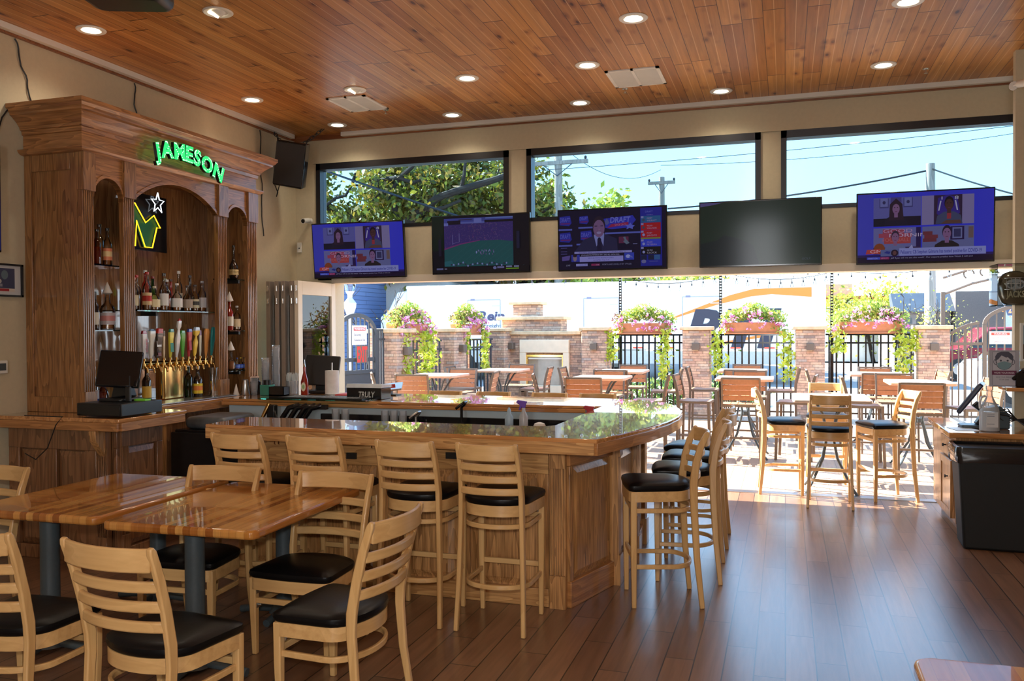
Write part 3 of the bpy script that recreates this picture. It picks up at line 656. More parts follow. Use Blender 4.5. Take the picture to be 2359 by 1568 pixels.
# ================================================================ BOOKCASE
XF = -5.05
bk = thing('back_bar_cabinet', 'tall carved oak back-bar cabinet with three arches and glass shelves', 'cabinet', (-5.33, 6.29, 1.07))
Y0, Y1 = 5.17, 7.40; XB = XW+.005
b = MB().box(XB, XF-.02, Y0+.02, Y0+.05, 1.071, 3.08)
b.box(XB, XB+.07, Y0+.003, Y0+.0195, 1.071, 3.079); b.box(XF-.12, XF-.055, Y0+.003, Y0+.0195, 1.071, 3.079)
for z0, z1 in ((1.071, 1.19), (2.92, 3.08)): b.box(XB+.07, XF-.12, Y0+.003, Y0+.0195, z0, z1-.001)
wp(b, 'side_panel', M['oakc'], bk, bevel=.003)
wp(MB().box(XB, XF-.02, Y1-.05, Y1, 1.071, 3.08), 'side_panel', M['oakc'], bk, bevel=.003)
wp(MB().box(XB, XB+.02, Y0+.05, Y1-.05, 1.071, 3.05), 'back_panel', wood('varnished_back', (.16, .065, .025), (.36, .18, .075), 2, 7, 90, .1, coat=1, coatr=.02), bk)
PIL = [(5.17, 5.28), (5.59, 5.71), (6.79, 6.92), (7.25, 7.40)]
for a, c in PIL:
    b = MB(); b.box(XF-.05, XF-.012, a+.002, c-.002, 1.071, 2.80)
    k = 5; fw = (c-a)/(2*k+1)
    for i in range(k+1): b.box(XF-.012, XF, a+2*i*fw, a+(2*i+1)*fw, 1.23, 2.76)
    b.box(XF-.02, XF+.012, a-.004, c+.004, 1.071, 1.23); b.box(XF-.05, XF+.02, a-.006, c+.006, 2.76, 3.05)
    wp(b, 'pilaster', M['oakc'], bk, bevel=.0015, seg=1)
def arch(a, c, zs, zc):
    """spandrel board between a and c with an arch rising from zs to zc"""
    n = 16; mid = (a+c)/2; hw = (c-a)/2; h = zc-zs; R_ = (hw*hw+h*h)/(2*h); pts = [(a, 3.06), (a, zs)]
    a0 = math.asin(min(1, hw/R_)) if h <= hw else PI/2
    for i in range(1, n):
        if h <= hw+1e-6: th = -a0+2*a0*i/n; pts.append((mid+R_*math.sin(th), zc-R_+R_*math.cos(th)))
        else: th = PI-PI*i/n; pts.append((mid+hw*math.cos(th), zs+h*math.sin(th)))
    pts += [(c, zs), (c, 3.06)]
    b = MB()
    for (p, q) in zip(pts[1:-2], pts[2:-1]):                                   # strips up to the frieze
        b.prism([(p[0], p[1]), (q[0], q[1]), (q[0], 3.06), (p[0], 3.06)], XF-.045, XF-.005, T=lambda x, y, z: (z, x, y))
        b.prism([(p[0], p[1]), (q[0], q[1]), (q[0], q[1]+.03), (p[0], p[1]+.03)], XF-.05, XF+.005, T=lambda x, y, z: (z, x, y))
    return b
for a, c, zs, zc in ((5.28, 5.59, 2.72, 2.885), (5.71, 6.79, 2.76, 2.955), (6.92, 7.25, 2.72, 2.88)):
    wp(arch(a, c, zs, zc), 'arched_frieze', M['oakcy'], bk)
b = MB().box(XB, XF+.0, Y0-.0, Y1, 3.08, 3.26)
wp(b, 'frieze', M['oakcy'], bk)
def mould(par, prof, name, mat):
    """profile (out, z) carried round the left side, front and right side"""
    b = MB(); Q = []
    for o_, z in prof: Q.append([(XB, Y0-o_, z), (XF+o_, Y0-o_, z), (XF+o_, Y1+o_, z), (XB, Y1+o_, z)])
    n = len(Q); vs = [p for q in Q for p in q]
    fs = []
    for i in range(n-1):
        for j in range(3): fs.append((i*4+j, i*4+j+1, (i+1)*4+j+1, (i+1)*4+j))
    fs += [(0, 1, 2, 3)[::-1], ((n-1)*4, (n-1)*4+1, (n-1)*4+2, (n-1)*4+3)]
    b.add(vs, fs); return wp(b, name, mat, par)
mould(bk, [(0, 3.045), (.03, 3.05), (.045, 3.062), (.055, 3.075), (.055, 3.085), (.0, 3.10)], 'cornice_moulding', M['oakcy'])
mould(bk, [(0, 3.20), (.012, 3.205), (.016, 3.235), (.03, 3.24), (.035, 3.26), (.06, 3.29), (.10, 3.325), (.118, 3.335), (.12, 3.35), (.135, 3.36), (.148, 3.38), (.155, 3.385), (.155, 3.415)], 'crown_moulding', M['oakcy'])
def glass_shelf(y0, y1, z, xf, xb=XB+.03):
    o = wp(MB().box(xb, xf, y0, y1, z-.01, z), 'glass_shelf', M['shelfg'], bk)
    q = MB().box(xb, xb+.17, (y0+y1)/2-.012, (y0+y1)/2+.012, z-.04, z-.0105).build('shelf_bracket', M['black'], o)
SH = {'lt': 2.215, 'lm': 1.70, 'mid': 1.865, 'rt': 2.19, 'rm': 1.69, 'rb': 1.30}
glass_shelf(5.22, 5.74, SH['lt'], -5.11); glass_shelf(5.22, 5.74, SH['lm'], -5.11); glass_shelf(5.80, 6.98, SH['mid'], -5.11)
for k_ in ('rt', 'rm', 'rb'): glass_shelf(7.0, 7.345, SH[k_], -5.09, -5.27)

# ================================================================ BOTTLES
def bottle(kind, x, y, z, d, liquid=None, label=None, cap=None, h=.30, r=.038, lab2=None, group='bottles on the back-bar shelves', white=False, cone=False):
    t = thing('bottle', d, 'bottle', (x, y, z+.001), 0, group)
    prof = {'round': [(r*.9, 0), (r, .006), (r, h*.55), (r*.85, h*.63), (r*.42, h*.72), (r*.34, h*.78), (r*.34, h*.93), (r*.38, h*.94), (r*.38, h*.955)],
            'squat': [(r*1.1, 0), (r*1.25, .01), (r*1.25, h*.42), (r*1.0, h*.56), (r*.5, h*.66), (r*.36, h*.72), (r*.36, h*.90), (r*.42, h*.91), (r*.42, h*.93)],
            'tall': [(r*.8, 0), (r*.85, .006), (r*.85, h*.6), (r*.7, h*.67), (r*.36, h*.74), (r*.32, h*.8), (r*.32, h*.95), (r*.32, h*.96)],
            'bulb': [(r*.8, 0), (r*1.2, .02), (r*1.3, h*.25), (r*1.1, h*.42), (r*.5, h*.55), (r*.33, h*.66), (r*.33, h*.9), (r*.38, h*.92)]}[kind]
    lm = M[liquid] if liquid else M['bottleg']
    MB().lathe(prof, n=16).build('glass', lm, t, smooth=True)
    if liquid in (None, 'clear2', 'amber'):
        k = .45 if liquid is None else .5
        MB().lathe([(r*.78, .008), (r*.9 if kind != 'tall' else r*.76, .012), (r*.9 if kind != 'tall' else r*.76, h*k), (.001, h*k+.001)], n=14).build('liquid', M.setdefault('liq'+str(liquid), flat('spirit_'+str(liquid), (.50, .15, .02) if liquid else (.34, .11, .03), .1, .1, 5, coat=1)), t, smooth=True)
    if label:
        rr = {'round': r*1.01, 'squat': r*1.26, 'tall': r*.86, 'bulb': r*1.31}[kind]; z0, z1 = (.14, .46) if kind != 'bulb' else (.12, .28)
        b = MB().lathe([(rr, h*z0), (rr, h*(z0+.1)), (rr, h*(z1-.08)), (rr, h*z1)], n=20)
        b.c = [label]*len(b.f)
        if lab2:
            for i, f in enumerate(b.f):
                if i//20 == 1: b.c[i] = lab2
        b.f = b.f[:-2]; b.m = b.m[:-2]; b.c = b.c[:-2]
        b.build('label', M['print'], t, smooth=True)
    cr = r*.40; cc = cap or (.02, .02, .02)
    if cone:
        b = MB().lathe([(cr*.8, h*.95), (.038, h*.99), (.037, h*1.0), (.002, h*1.0+.085)], n=16); b.c = [(.78, .74, .70)]*len(b.f); b.build('paper_cone_cap', M['print'], t, smooth=True)
    else:
        b = MB().lathe([(cr, h*.93), (cr*1.06, h*.94), (cr*1.06, h), (cr*.9, h*1.005)], n=12); b.c = [cc]*len(b.f); b.build('cap', M['gprint'], t, smooth=True)
    return t
W_ = (.72, .68, .58); R_c = (.5, .03, .02)
zl = SH['lt']
bottle('round', -5.19, 5.565, zl, 'clear bottle with orange label and black cap on the upper left glass shelf', None, (.75, .25, .12), None, .30, .036, (.8, .6, .3))
bottle('tall', -5.24, 5.535, zl, 'taller clear bottle with black cap behind the orange-label one', None, None, None, .33, .04)
bottle('tall', -5.18, 5.445, zl, 'clear bottle with amber dregs beside the left pilaster, upper left shelf', 'amber', None, None, .28, .036)
zl = SH['lm']
bottle('round', -5.20, 5.57, zl, 'big clear frosted bottle topped with a white paper cone, left alcove', None, (.55, .50, .55), None, .30, .058, (.6, .25, .25), cone=True)
bottle('tall', -5.19, 5.425, zl, 'dark green bottle with cream label half hidden by the left pilaster', 'dark', W_, None, .30, .036)
zm = SH['mid']
MIDB = [('round', 5.80, -5.28, None, (.72, .62, .42), (.45, .03, .02), .28, 'cream-label bottle with orange neck at the left end of the middle glass shelf'),
 ('round', 5.90, -5.22, None, (.75, .55, .30), R_c, .33, 'red wax capped whisky bottle with red and cream label on the middle shelf'),
 ('round', 5.86, -5.38, None, None, R_c, .31, 'red wax capped bottle standing behind in the back row, far left'),
 ('tall', 5.99, -5.40, 'redglass', (.55, .1, .06), (.6, .62, .6), .36, 'red bottle with pale cap in the back row of the middle shelf'),
 ('squat', 6.00, -5.22, None, (.78, .66, .40), (.6, .5, .3), .21, 'short square bottle with plain cream label on the middle shelf'),
 ('tall', 6.06, -5.38, 'green', (.4, .5, .1), (.25, .03, .02), .31, 'green glass bottle with dark red cap in the back row'),
 ('round', 6.14, -5.22, None, (.74, .72, .70), (.05, .04, .03), .33, 'tall clear bottle with large white label and black stopper'),
 ('round', 6.22, -5.38, None, None, (.3, .3, .1), .30, 'clear bottle with olive stopper behind the white-label bottle'),
 ('round', 6.235, -5.26, 'amber', None, (.75, .74, .72), .28, 'amber bottle with white cap between two white labels'),
 ('squat', 6.33, -5.22, None, (.78, .76, .72), (.7, .68, .64), .25, 'broad bottle with wide white label and white stopper, mid shelf centre'),
 ('bulb', 6.345, -5.42, 'redglass', None, (.1, .04, .03), .30, 'round red-brown bottle in the back row behind the broad white label'),
 ('tall', 6.43, -5.40, None, (.72, .66, .52), (.80, .80, .76), .38, 'tallest bottle with cream sleeve and white cap in the back row'),
 ('squat', 6.52, -5.24, None, (.40, .32, .26), (.08, .05, .04), .24, 'broad clear bottle with brown label right of centre on the middle shelf'),
 ('bulb', 6.60, -5.41, 'dark', None, (.05, .04, .04), .35, 'dark purple round-shouldered bottle in the back row'),
 ('round', 6.64, -5.24, None, (.66, .60, .42), (.06, .05, .05), .25, 'bottle with striped cream and black label, third from the right'),
 ('round', 6.755, -5.24, None, (.60, .58, .62), (.3, .3, .33), .29, 'silvery bottle with ball stopper at the right end of the middle shelf')]
for kd_, y, x, lq, lb, cp_, h, d in MIDB:
    y = y+.24 if x < -5.35 else 5.955+(y-5.80)*.88
    bottle(kd_, x, y, zm, d, lq, lb, cp_, h, .038, (R_c if 'red and' in d else ((.05, .05, .05) if 'striped' in d else None)))
bottle('bulb', -5.15, 7.16, SH['rt'], 'lone dark rounded bottle with small gold label on the upper right shelf', 'dark', (.6, .45, .2), None, .33, .036)
zr = SH['rm']
bottle('round', -5.14, 7.075, zr, 'dark-wine bottle with cream label and white paper cone, right alcove', 'redglass', W_, None, .29, .036, cone=True)
bottle('round', -5.15, 7.205, zr, 'small amber bottle with cream label and clear stopper, right alcove', None, (.74, .58, .36), (.6, .6, .6), .24, .036)
zr = SH['rb']
bottle('bulb', -5.14, 7.09, zr, 'small clear bottle with white paper cone on the lowest right shelf', None, None, None, .20, .034, cone=True)
for i, y in enumerate((7.15, 7.21, 7.27)): bottle('squat', -5.13, y+.02, zr, 'little blue bottle with %s cap on the lowest right shelf' % ('blue', 'yellow', 'dark')[i], None, (.03, .08, .45), ((.03, .08, .4), (.8, .6, .08), (.02, .02, .05))[i], .12, .022, (.1, .2, .6))
zc = 1.07; gc = 'bottles on the back counter'
bottle('tall', -5.25, 6.06, zc, 'black wine bottle with yellow label on the back counter, left of the brass column', 'dark', (.72, .45, .06), None, .31, .045, group=gc)
bottle('tall', -5.2, 6.54, zc, 'dark green glass bottle standing on the back counter', 'green', None, (.75, .78, .8), .31, .045, group=gc)
bottle('round', -5.16, 6.62, zc, 'dark liqueur bottle with bright yellow label and white cap', 'dark', (.85, .62, .04), (.8, .8, .82), .29, .042, (.80, .25, .05), group=gc)
bottle('squat', -5.2, 5.51, zc, 'amber bottle with diamond pattern behind the register, left alcove', 'amber', None, (.05, .05, .05), .26, .036, group=gc)
bottle('round', -5.2, 5.42, zc, 'steel-grey bottle beside the left pilaster behind the register', 'dark', (.4, .4, .42), (.4, .4, .4), .34, .036, group=gc)
t = thing('candy_box', 'small blue box behind the register in the left alcove', 'box', (-5.14, 5.42, 1.071)); b = MB().box(-.03, .03, -.04, .04, 0, .09); b.c = [(.03, .09, .5)]*6; b.build('carton', M['gprint'], t)
for y, d in ((6.93, 'left'), (6.965, 'right')):
    o = MB().lathe([(.028, 0), (.030, .005), (.034, .16), (.044, .27), (.046, .275)], n=18).build('cocktail_shaker', M['chrome'], loc=(-5.1, y-.17, 1.071), smooth=True); tag(o, 'tall chrome cocktail shaker tin, %s of the pair beside the yellow-label bottle' % d, 'shaker', 'cocktail shakers')
# drip tray
o = MB().box(-5.2, -4.95, 5.76, 6.98, 1.071, 1.082).build('drip_tray', M['steel'], bevel=.003); tag(o, 'long steel drip tray on the back counter under the beer taps', 'tray')

# ================================================================ BEER TAPS
bt = thing('beer_tap_tower', 'brass beer tap tower with a row of coloured tap handles', 'beer tap', (-5.25, 6.35, 1.083))
b = MB().cyl((0, -.46, .31), (0, .50, .31), .034, n=18); b.ball((0, -.46, .31), .034, 12); b.ball((0, .50, .31), .034, 12); b.build('rail', M['gold'], bt, smooth=True)
MB().prism(rrect(-.05, .05, -.14, .15, .03), 0, .30).build('column', M['gold'], bt, bevel=.01)
HN = [('slab', (.72, .74, .76), (.35, .02, .03), 'silver tap handle with red script'), ('fist', (.66, .62, .52), (.2, .3, .45), 'cream and blue carved tap handle'), ('box', (.06, .04, .03), (.5, .03, .02), 'dark red and brown tap handle with a white card'),
      ('thin', (.55, .42, .25), (.1, .07, .04), 'slim beige tap handle'), ('slab', (.75, .65, .06), (.03, .22, .12), 'yellow and green tap handle'), ('knob', (.70, .68, .66), (.45, .04, .04), 'white, black and red tap handle with a ball top'),
      ('slab', (.10, .42, .05), (.06, .3, .05), 'green tap handle'), ('slab', (.50, .03, .04), (.05, .06, .35), 'red tap handle with blue crown'), ('paddle', (.82, .55, .04), (.5, .6, .75), 'yellow tap handle with round blue badge'),
      ('thin', (.62, .64, .55), (.25, .2, .4), 'pale tap handle with purple tip'), ('slab', (.80, .36, .10), (.80, .36, .10), 'plain orange tap handle'), ('slab', (.02, .30, .30), (.02, .26, .28), 'teal tap handle')]
for i, (k, c1, c2, d) in enumerate(HN):
    y = -.42+i*.081
    f = MB().cyl((.02, y, .31), (.09, y, .31), .014, n=12); f.cyl((.085, y, .33), (.085, y, .29), .017, n=12); f.tube([(.09, y, .305), (.12, y, .285), (.128, y, .25)], [.012, .011, .009], 10); f.cyl((.085, y, .33), (.088, y, .36), .009, .007, n=10); f.lathe([(.016, .352), (.012, .372)], (.088, y, 0), 12)
    f.build('faucet', M['gold'], bt, smooth=True)
    h = .24+.03*((i*7) % 3)/2+(.04 if k == 'knob' else 0); b = MB(); z0 = .37; lean = .02
    prof = {'slab': [(.010, 0), (.016, .04), (.024, .16), (.027, .22), (.020, .25)], 'fist': [(.012, 0), (.020, .04), (.022, .15), (.034, .19), (.034, .23), (.015, .25)], 'box': [(.012, 0), (.03, .02), (.033, .2), (.03, .24)], 'thin': [(.008, 0), (.012, .05), (.014, .2), (.012, .25)],
            'knob': [(.010, 0), (.018, .05), (.024, .14), (.014, .18), (.012, .2), (.022, .22), (.022, .26), (.006, .28)], 'paddle': [(.008, 0), (.018, .03), (.024, .12), (.010, .17), (.030, .19), (.034, .22), (.026, .25)]}[k]
    q = len(prof); vs = []; fs = []
    for r_, z in prof:
        z *= h/.25
        for dy, dx in ((-1, -.5), (1, -.5), (1, .5), (-1, .5)): vs.append((.088+dx*r_*.9+z*.06, y+dy*r_+z*lean*((i % 3)-1)*3, z0+z))
    for a in range(q-1):
        for c in range(4): fs.append((a*4+c, a*4+(c+1) % 4, (a+1)*4+(c+1) % 4, (a+1)*4+c))
    fs += [(3, 2, 1, 0), tuple(range((q-1)*4, q*4))]
    b.add(vs, fs); b.c = [(c1 if (j//4) < q-2 else c2) if j < (q-1)*4 else c2 for j in range(len(fs))]
    o = b.build('tap_handle', M['gprint'], bt, bevel=.004); o['label'] = d
    p = Pic(T=lambda a_, b_: (a_, b_))
    if k in ('slab', 'box'):
        if i == 2: p.rect(-.028, .028, .1, .15, (.8, .78, .74)); p.rect(-.02, .02, .02, .05, (.2, .04, .03))
        elif i == 0:
            p.text('Coors', 0, -.012, .022, (.45, .02, .03), .11, .02, .4)
        elif i == 10: p.text('Golden', 0, -.008, .016, (.25, .09, .02), .10, .01, .2)
        elif i == 7: p.rect(-.017, .017, .06, .2, (.45, .02, .05)); p.rect(-.019, .019, .2, .235, (.04, .06, .4))
        elif i == 4: p.rect(-.02, .02, .05, .13, (.03, .25, .15)); p.rect(-.02, .02, .2, .24, (.8, .7, .05))
        if p.k:
            rr = (PI/2-.06, 0, PI/2) if False else None
            oo = p.build('printing', M['print'], o)
            if i in (0, 10): oo.matrix_local = Matrix.Translation((.088+.027, y, z0+.06)) @ Matrix.Rotation(PI/2, 4, 'Z') @ Matrix.Rotation(-PI/2, 4, 'Y')
            else: oo.matrix_local = Matrix.Translation((.088+.028, y, z0)) @ Matrix.Rotation(PI/2, 4, 'Z') @ Matrix.Rotation(-.06, 4, 'X')

# ================================================================ NEON SIGNS
t = thing('neon_sign', 'green and yellow neon N with white star on black backing inside the centre arch', 'neon sign', (-5.40, 6.235, 2.40))
MB().box(-.015, 0, -.30, .28, 0, .50).build('backing', M['gloss'], t, bevel=.004)
RT = Matrix.Rotation(PI/2, 4, 'Z')
yel = emis('neon_yellow', (1, .62, .02), 1.6); whi = emis('neon_white', (.85, .92, 1), 2.2)
N_ = [(-.26, .0), (-.26, .38), (-.15, .38), (.02, .13), (.02, .22), (-.02, .22), (.07, .33), (.19, .22), (.14, .22), (.14, 0), (.04, 0), (-.12, .22), (-.12, 0)]
N_ = [(-.25, .03), (-.25, .40), (-.15, .40), (-.02, .245), (.085, .32), (.165, .215), (.12, .215), (.06, .03), (-.03, .03), (-.13, .25), (-.15, .03)]
p = Pic(); p.poly(N_, (.0, .16, .05)); o = p.build('letter_face', attr('neon_print', .4), t); o.matrix_local = Matrix.Translation((.006, 0, 0)) @ RT
MB().tube([(.025, x, z) for x, z in N_]+[(.025,)+N_[0]], .006, 8).build('yellow_tube', yel, t, smooth=True)
S_ = [(.13+.085*(1 if i % 2 == 0 else .42)*math.sin(PI*i/5-.0), .435+.095*(1 if i % 2 == 0 else .42)*math.cos(PI*i/5)) for i in range(10)]
MB().tube([(.03, x, z) for x, z in S_]+[(.03,)+S_[0]], .005, 8).build('white_star_tube', whi, t, smooth=True)
t = thing('led_letter_sign', 'arched sign of green lit capital letters fixed on the cabinet frieze', 'sign', (-5.03, 5.83, 3.135))
gr = emis('led_green', (.02, .62, .16), 1.15); can = M['gloss']
cxx = [(0.0, .07, 12), (.105, .100, 8), (.240, .120, 3), (.395, .126, -2), (.50, .120, -7), (.605, .100, -13), (.735, .062, -19)]
_w = [textgeo(c_, .05, 0)[2]*.185*1.05 for c_ in 'JAMESON']; _g = (.875-sum(_w))/6; yy_ = 0
for ch, (_y, z, a), w_ in zip('JAMESON', cxx, _w):
    y = yy_; yy_ += w_+_g
    vs, fs, tw = textgeo(ch, .05, 0); sz = .185; R_ = Matrix.Rotation(math.radians(a), 3, 'X')
    def T(x, q, d): v = R_@Vector((0, x*sz*1.05, q*sz)); return (v.x+d, v.y+y, v.z+z-.10)
    b = MB(); n = len(vs); b.add([T(a_, b_, .03) for a_, b_ in vs]+[T(a_, b_, 0) for a_, b_ in vs], [tuple(f) for f in fs]+[tuple(n+i for i in f)[::-1] for f in fs], 0)
    ed = {}
    for f in fs:
        for i in range(len(f)):
            e_ = (f[i], f[(i+1) % len(f)])
            ed[e_] = 1
    for (i, j) in list(ed):
        if (j, i) not in ed: b.f.append((i, j, n+j, n+i)); b.m.append(1); b.c.append(None)
    b.fixn = False; b_ = b.build('letter', [gr, can], t)
    q = MB(); bd = [e_ for e_ in ed if (e_[1], e_[0]) not in ed]; cen = (sum(v_[0] for v_ in vs)/n, sum(v_[1] for v_ in vs)/n)
    for (i, j) in bd[::2]:
        x_, z_ = (vs[i][0]+vs[j][0])/2, (vs[i][1]+vs[j][1])/2; dx_, dz_ = vs[j][0]-vs[i][0], vs[j][1]-vs[i][1]; l_ = math.hypot(dx_, dz_)
        for s_ in ([.5] if l_ < .12 else [.2, .5, .8] if l_ < .4 else [.1, .3, .5, .7, .9]):
            c_ = T(vs[i][0]+dx_*s_-dz_/max(l_, .01)*.045, vs[i][1]+dz_*s_+dx_/max(l_, .01)*.045, .032); q.box(c_[0]-.001, c_[0]+.002, c_[1]-.003, c_[1]+.003, c_[2]-.003, c_[2]+.003)
    if q.f: tag(q.build('led_dots', M.setdefault('dots', emis('led_white', (.75, 1, .8), 1.4)), bpy.data.objects[b_.name]), kind='stuff')
t.location.x = -4.965

# ================================================================ REGISTER (left)
t = thing('cash_drawer', 'wide black cash drawer on the left end of the back counter', 'cash drawer', (-4.71, 5.15, 1.071))
b = MB().box(-.2, .2, -.2, .22, .008, .10); b.build('case', M['black'], t, bevel=.006)
MB().box(-.19, .19, -.206, -.2, .015, .09).build('drawer_front', M['gloss'], t, bevel=.002)
t = thing('register_screen', 'black touchscreen register seen from the side on the cash drawer', 'register', (-4.74, 5.2, 1.172))
MB().prism(rrect(-.11, .11, -.12, .12, .03), 0, .02).build('base', M['black'], t, bevel=.006)
MB().sweep([(0, .03, .02), (-.02, .05, .14), (-.01, .02, .25)], (1, 0, 0), [.16, .12, .12], [.10, .06, .05]).build('stand', M['black'], t, bevel=.01)
o = MB().box(-.155, .155, -.02, .02, -.14, .14).build('screen', M['gloss'], t, bevel=.012); o.location = (.01, -.02, .235); o.rotation_euler = (-.30, .06, .42)
t = thing('phone', 'small black handset standing beside the register', 'phone', (-4.60, 5.12, 1.172)); MB().prism(rrect(-.022, .022, -.012, .012, .008), 0, .11).build('body', M['black'], t, bevel=.004); MB().cyl((.01, 0, .11), (.012, 0, .19), .004, n=8).build('antenna', M['black'], t)
o = MB().box(-.05, .05, -.03, .03, 0, .012); o.c = [(.25, .75, .05)]*6; o = o.build('green_notepad', M['print'], loc=(-4.58, 5.24, 1.172)); tag(o, 'small bright green pad lying on the cash drawer', 'notepad')
# wall bits, left
t = thing('framed_photo', 'black framed photo on the left wall beside the cabinet', 'picture', (XW+.004, 4.86, 2.08)); RL = Matrix.Rotation(PI/2, 4, 'Z')
b = MB(); 
for a, c, z0, z1 in ((-.28, .28, -.125, -.11), (-.28, .28, .11, .125), (-.28, -.262, -.125, .125), (.262, .28, -.125, .125)): b.box(0, .02, a, c, z0, z1)
b.build('frame', M['gloss'], t)
p = Pic(); p.rect(-.262, .262, -.11, .11, (.55, .56, .58)); p.rect(-.2, .21, -.085, .09, (.05, .06, .12)); p.rect(-.2, .21, -.085, -.062, (.6, .55, .5)); p.rect(0, .16, -.083, -.064, (.35, .03, .04))
for x in (-.05, .03, .08): p.ell(x, -.01, .014, .016, (.45, .42, .42)); p.rect(x-.02, x+.02, -.05, -.028, (.25, .26, .32))
p.ell(.12, .04, .03, .035, (.12, .18, .22)); o = p.build('photo', M['print'], t); o.matrix_local = Matrix.Translation((.008, 0, 0)) @ RL
t = thing('television', 'dark blue television on the left wall, just its edge visible', 'television', (XW+.02, 4.36, 2.68), 0, 'wall televisions')
MB().box(0, .05, -.55, .55, -.40, .40).build('casing', M['gloss'], t, bevel=.006)
p = Pic(); p.rect(-.54, .54, -.385, .385, (.02, .02, .12)); o = p.build('screen', M['screen'], t); o.matrix_local = Matrix.Translation((.052, 0, 0)) @ RL
t = thing('thermostat', 'white wall thermostat with grey window on the left wall', 'thermostat', (XW, 4.94, 1.425)); MB().box(0, .02, -.055, .055, -.05, .05).build('plate', M['white'], t, bevel=.006); MB().box(.02, .023, -.04, .035, -.025, .028).build('display', M['metal'], t)
def cable(pts, d, r=.006): o = MB().tube(pts, r, 6).build('cable', M['black'], smooth=True); tag(o, d, 'cable', 'black cables on the walls'); return o
def wob(x, y0, y1, z0, z1, n=16, a=.012): return [(x+.004*math.sin(i*1.7), y0+(y1-y0)*i/n+a*math.sin(i*.9), z0+(z1-z0)*i/n) for i in range(n+1)]
cable(wob(XW+.012, 5.10, 5.27, 3.93, 3.42), 'black cable hanging down the left wall behind the crown, leftmost')
cable(wob(XW+.012, 6.36, 6.38, 3.93, 3.42), 'black cable hanging down the left wall above the lit letters')
cable(wob(XW+.012, 8.30, 8.34, 3.93, 2.75), 'black cable hanging behind the corner speaker')
cable([(XW+.01, 4.75, 3.0), (XW+.01, 4.92, 3.12), (XW+.01, 4.98, 3.3), (XW+.01, 5.05, 3.4), (XW+.01, 5.15, 3.41)], 'black cable running from the left television to the cabinet crown')
cable([(-5.3, 4.86, 1.078), (-4.95, 4.86, 1.078), (-5.0, 4.85, 1.02), (-5.08, 4.85, .85), (-5.2, 4.86, .76), (-5.3, 4.86, .80)], 'thin black cable drooping over the front of the register counter', .004)
# corner speaker
t = thing('corner_speaker', 'black loudspeaker hung on chains in the back left corner', 'speaker', (-5.355, 8.52, 3.32))
o = MB().prism([(-.17, -.14), (.17, -.16), (.13, .14), (-.13, .14)], 0, .50).build('cabinet', M['gloss'], t, bevel=.012); o.rotation_euler = (.20, .17, .30)
g = MB().box(-.16, .16, -.168, -.155, .02, .48).build('grille', M['black'], o)
def chain(b, p0, p1, n=10, r=.018, w_=.005):
    p0, p1 = Vector(p0), Vector(p1); d = (p1-p0).normalized(); a = d.orthogonal().normalized(); c = d.cross(a)
    for i in range(n):
        cen = p0+(p1-p0)*((i+.5)/n); s_a = a if i % 2 else c; L_ = (p1-p0).length/n*.68
        b.tube([cen+d*L_*math.cos(q)+s_a*r*math.sin(q) for q in [2*PI*k/10 for k in range(10)]], w_, 5, closed=True)
b = MB(); chain(b, (-.10, -.02, .49), (-.26, .02, .68), 6); b.build('chain', M['black'], t)
b = MB(); chain(b, (.10, .10, .49), (.30, .22, .68), 6); b.build('chain', M['black'], t)
b = MB(); b.tube([(-.17, .02, .40), (-.22, .0, .3), (-.18, .03, .2), (-.23, .02, .05), (-.17, .0, -.06), (-.21, .03, -.1), (-.15, .0, .02), (-.2, .02, .14), (-.14, .05, .1)], .006, 6); b.build('cable', M['black'], t)
for nm, loc, rz, d in (('a', (-5.40, 8.98, 2.99), -.5, 'white bullet security camera on the wall below the corner speaker'), ('b', (1.86, 8.06, 3.70), -.2, 'white bullet security camera at the top of the right wall corner')):
    t = thing('security_camera', d, 'security camera', loc, rz); b = MB().cyl((-.05, .06, 0), (-.05, .03, 0), .035, n=16); b.cyl((-.05, .03, 0), (0, -.02, 0), .012, n=10); b.build('mount', M['white'], t, smooth=True)
    MB().cyl((-.01, .0, .0), (.05, -.11, -.02), .032, n=18).build('body', M['white'], t, smooth=True); MB().cyl((.049, -.108, -.02), (.052, -.114, -.021), .024, n=16).build('lens', M['gloss'], t, smooth=True)
t = thing('wall_outlet', 'white switch plate on the corner wall left of the first television', 'outlet', (-5.57, 9.045, 2.68)); MB().box(-.03, .03, -.01, 0, -.06, .06).build('plate', M['white'], t, bevel=.003); MB().cyl((0, -.01, -.01), (0, -.016, -.01), .008, n=10).build('socket', M['black'], t)
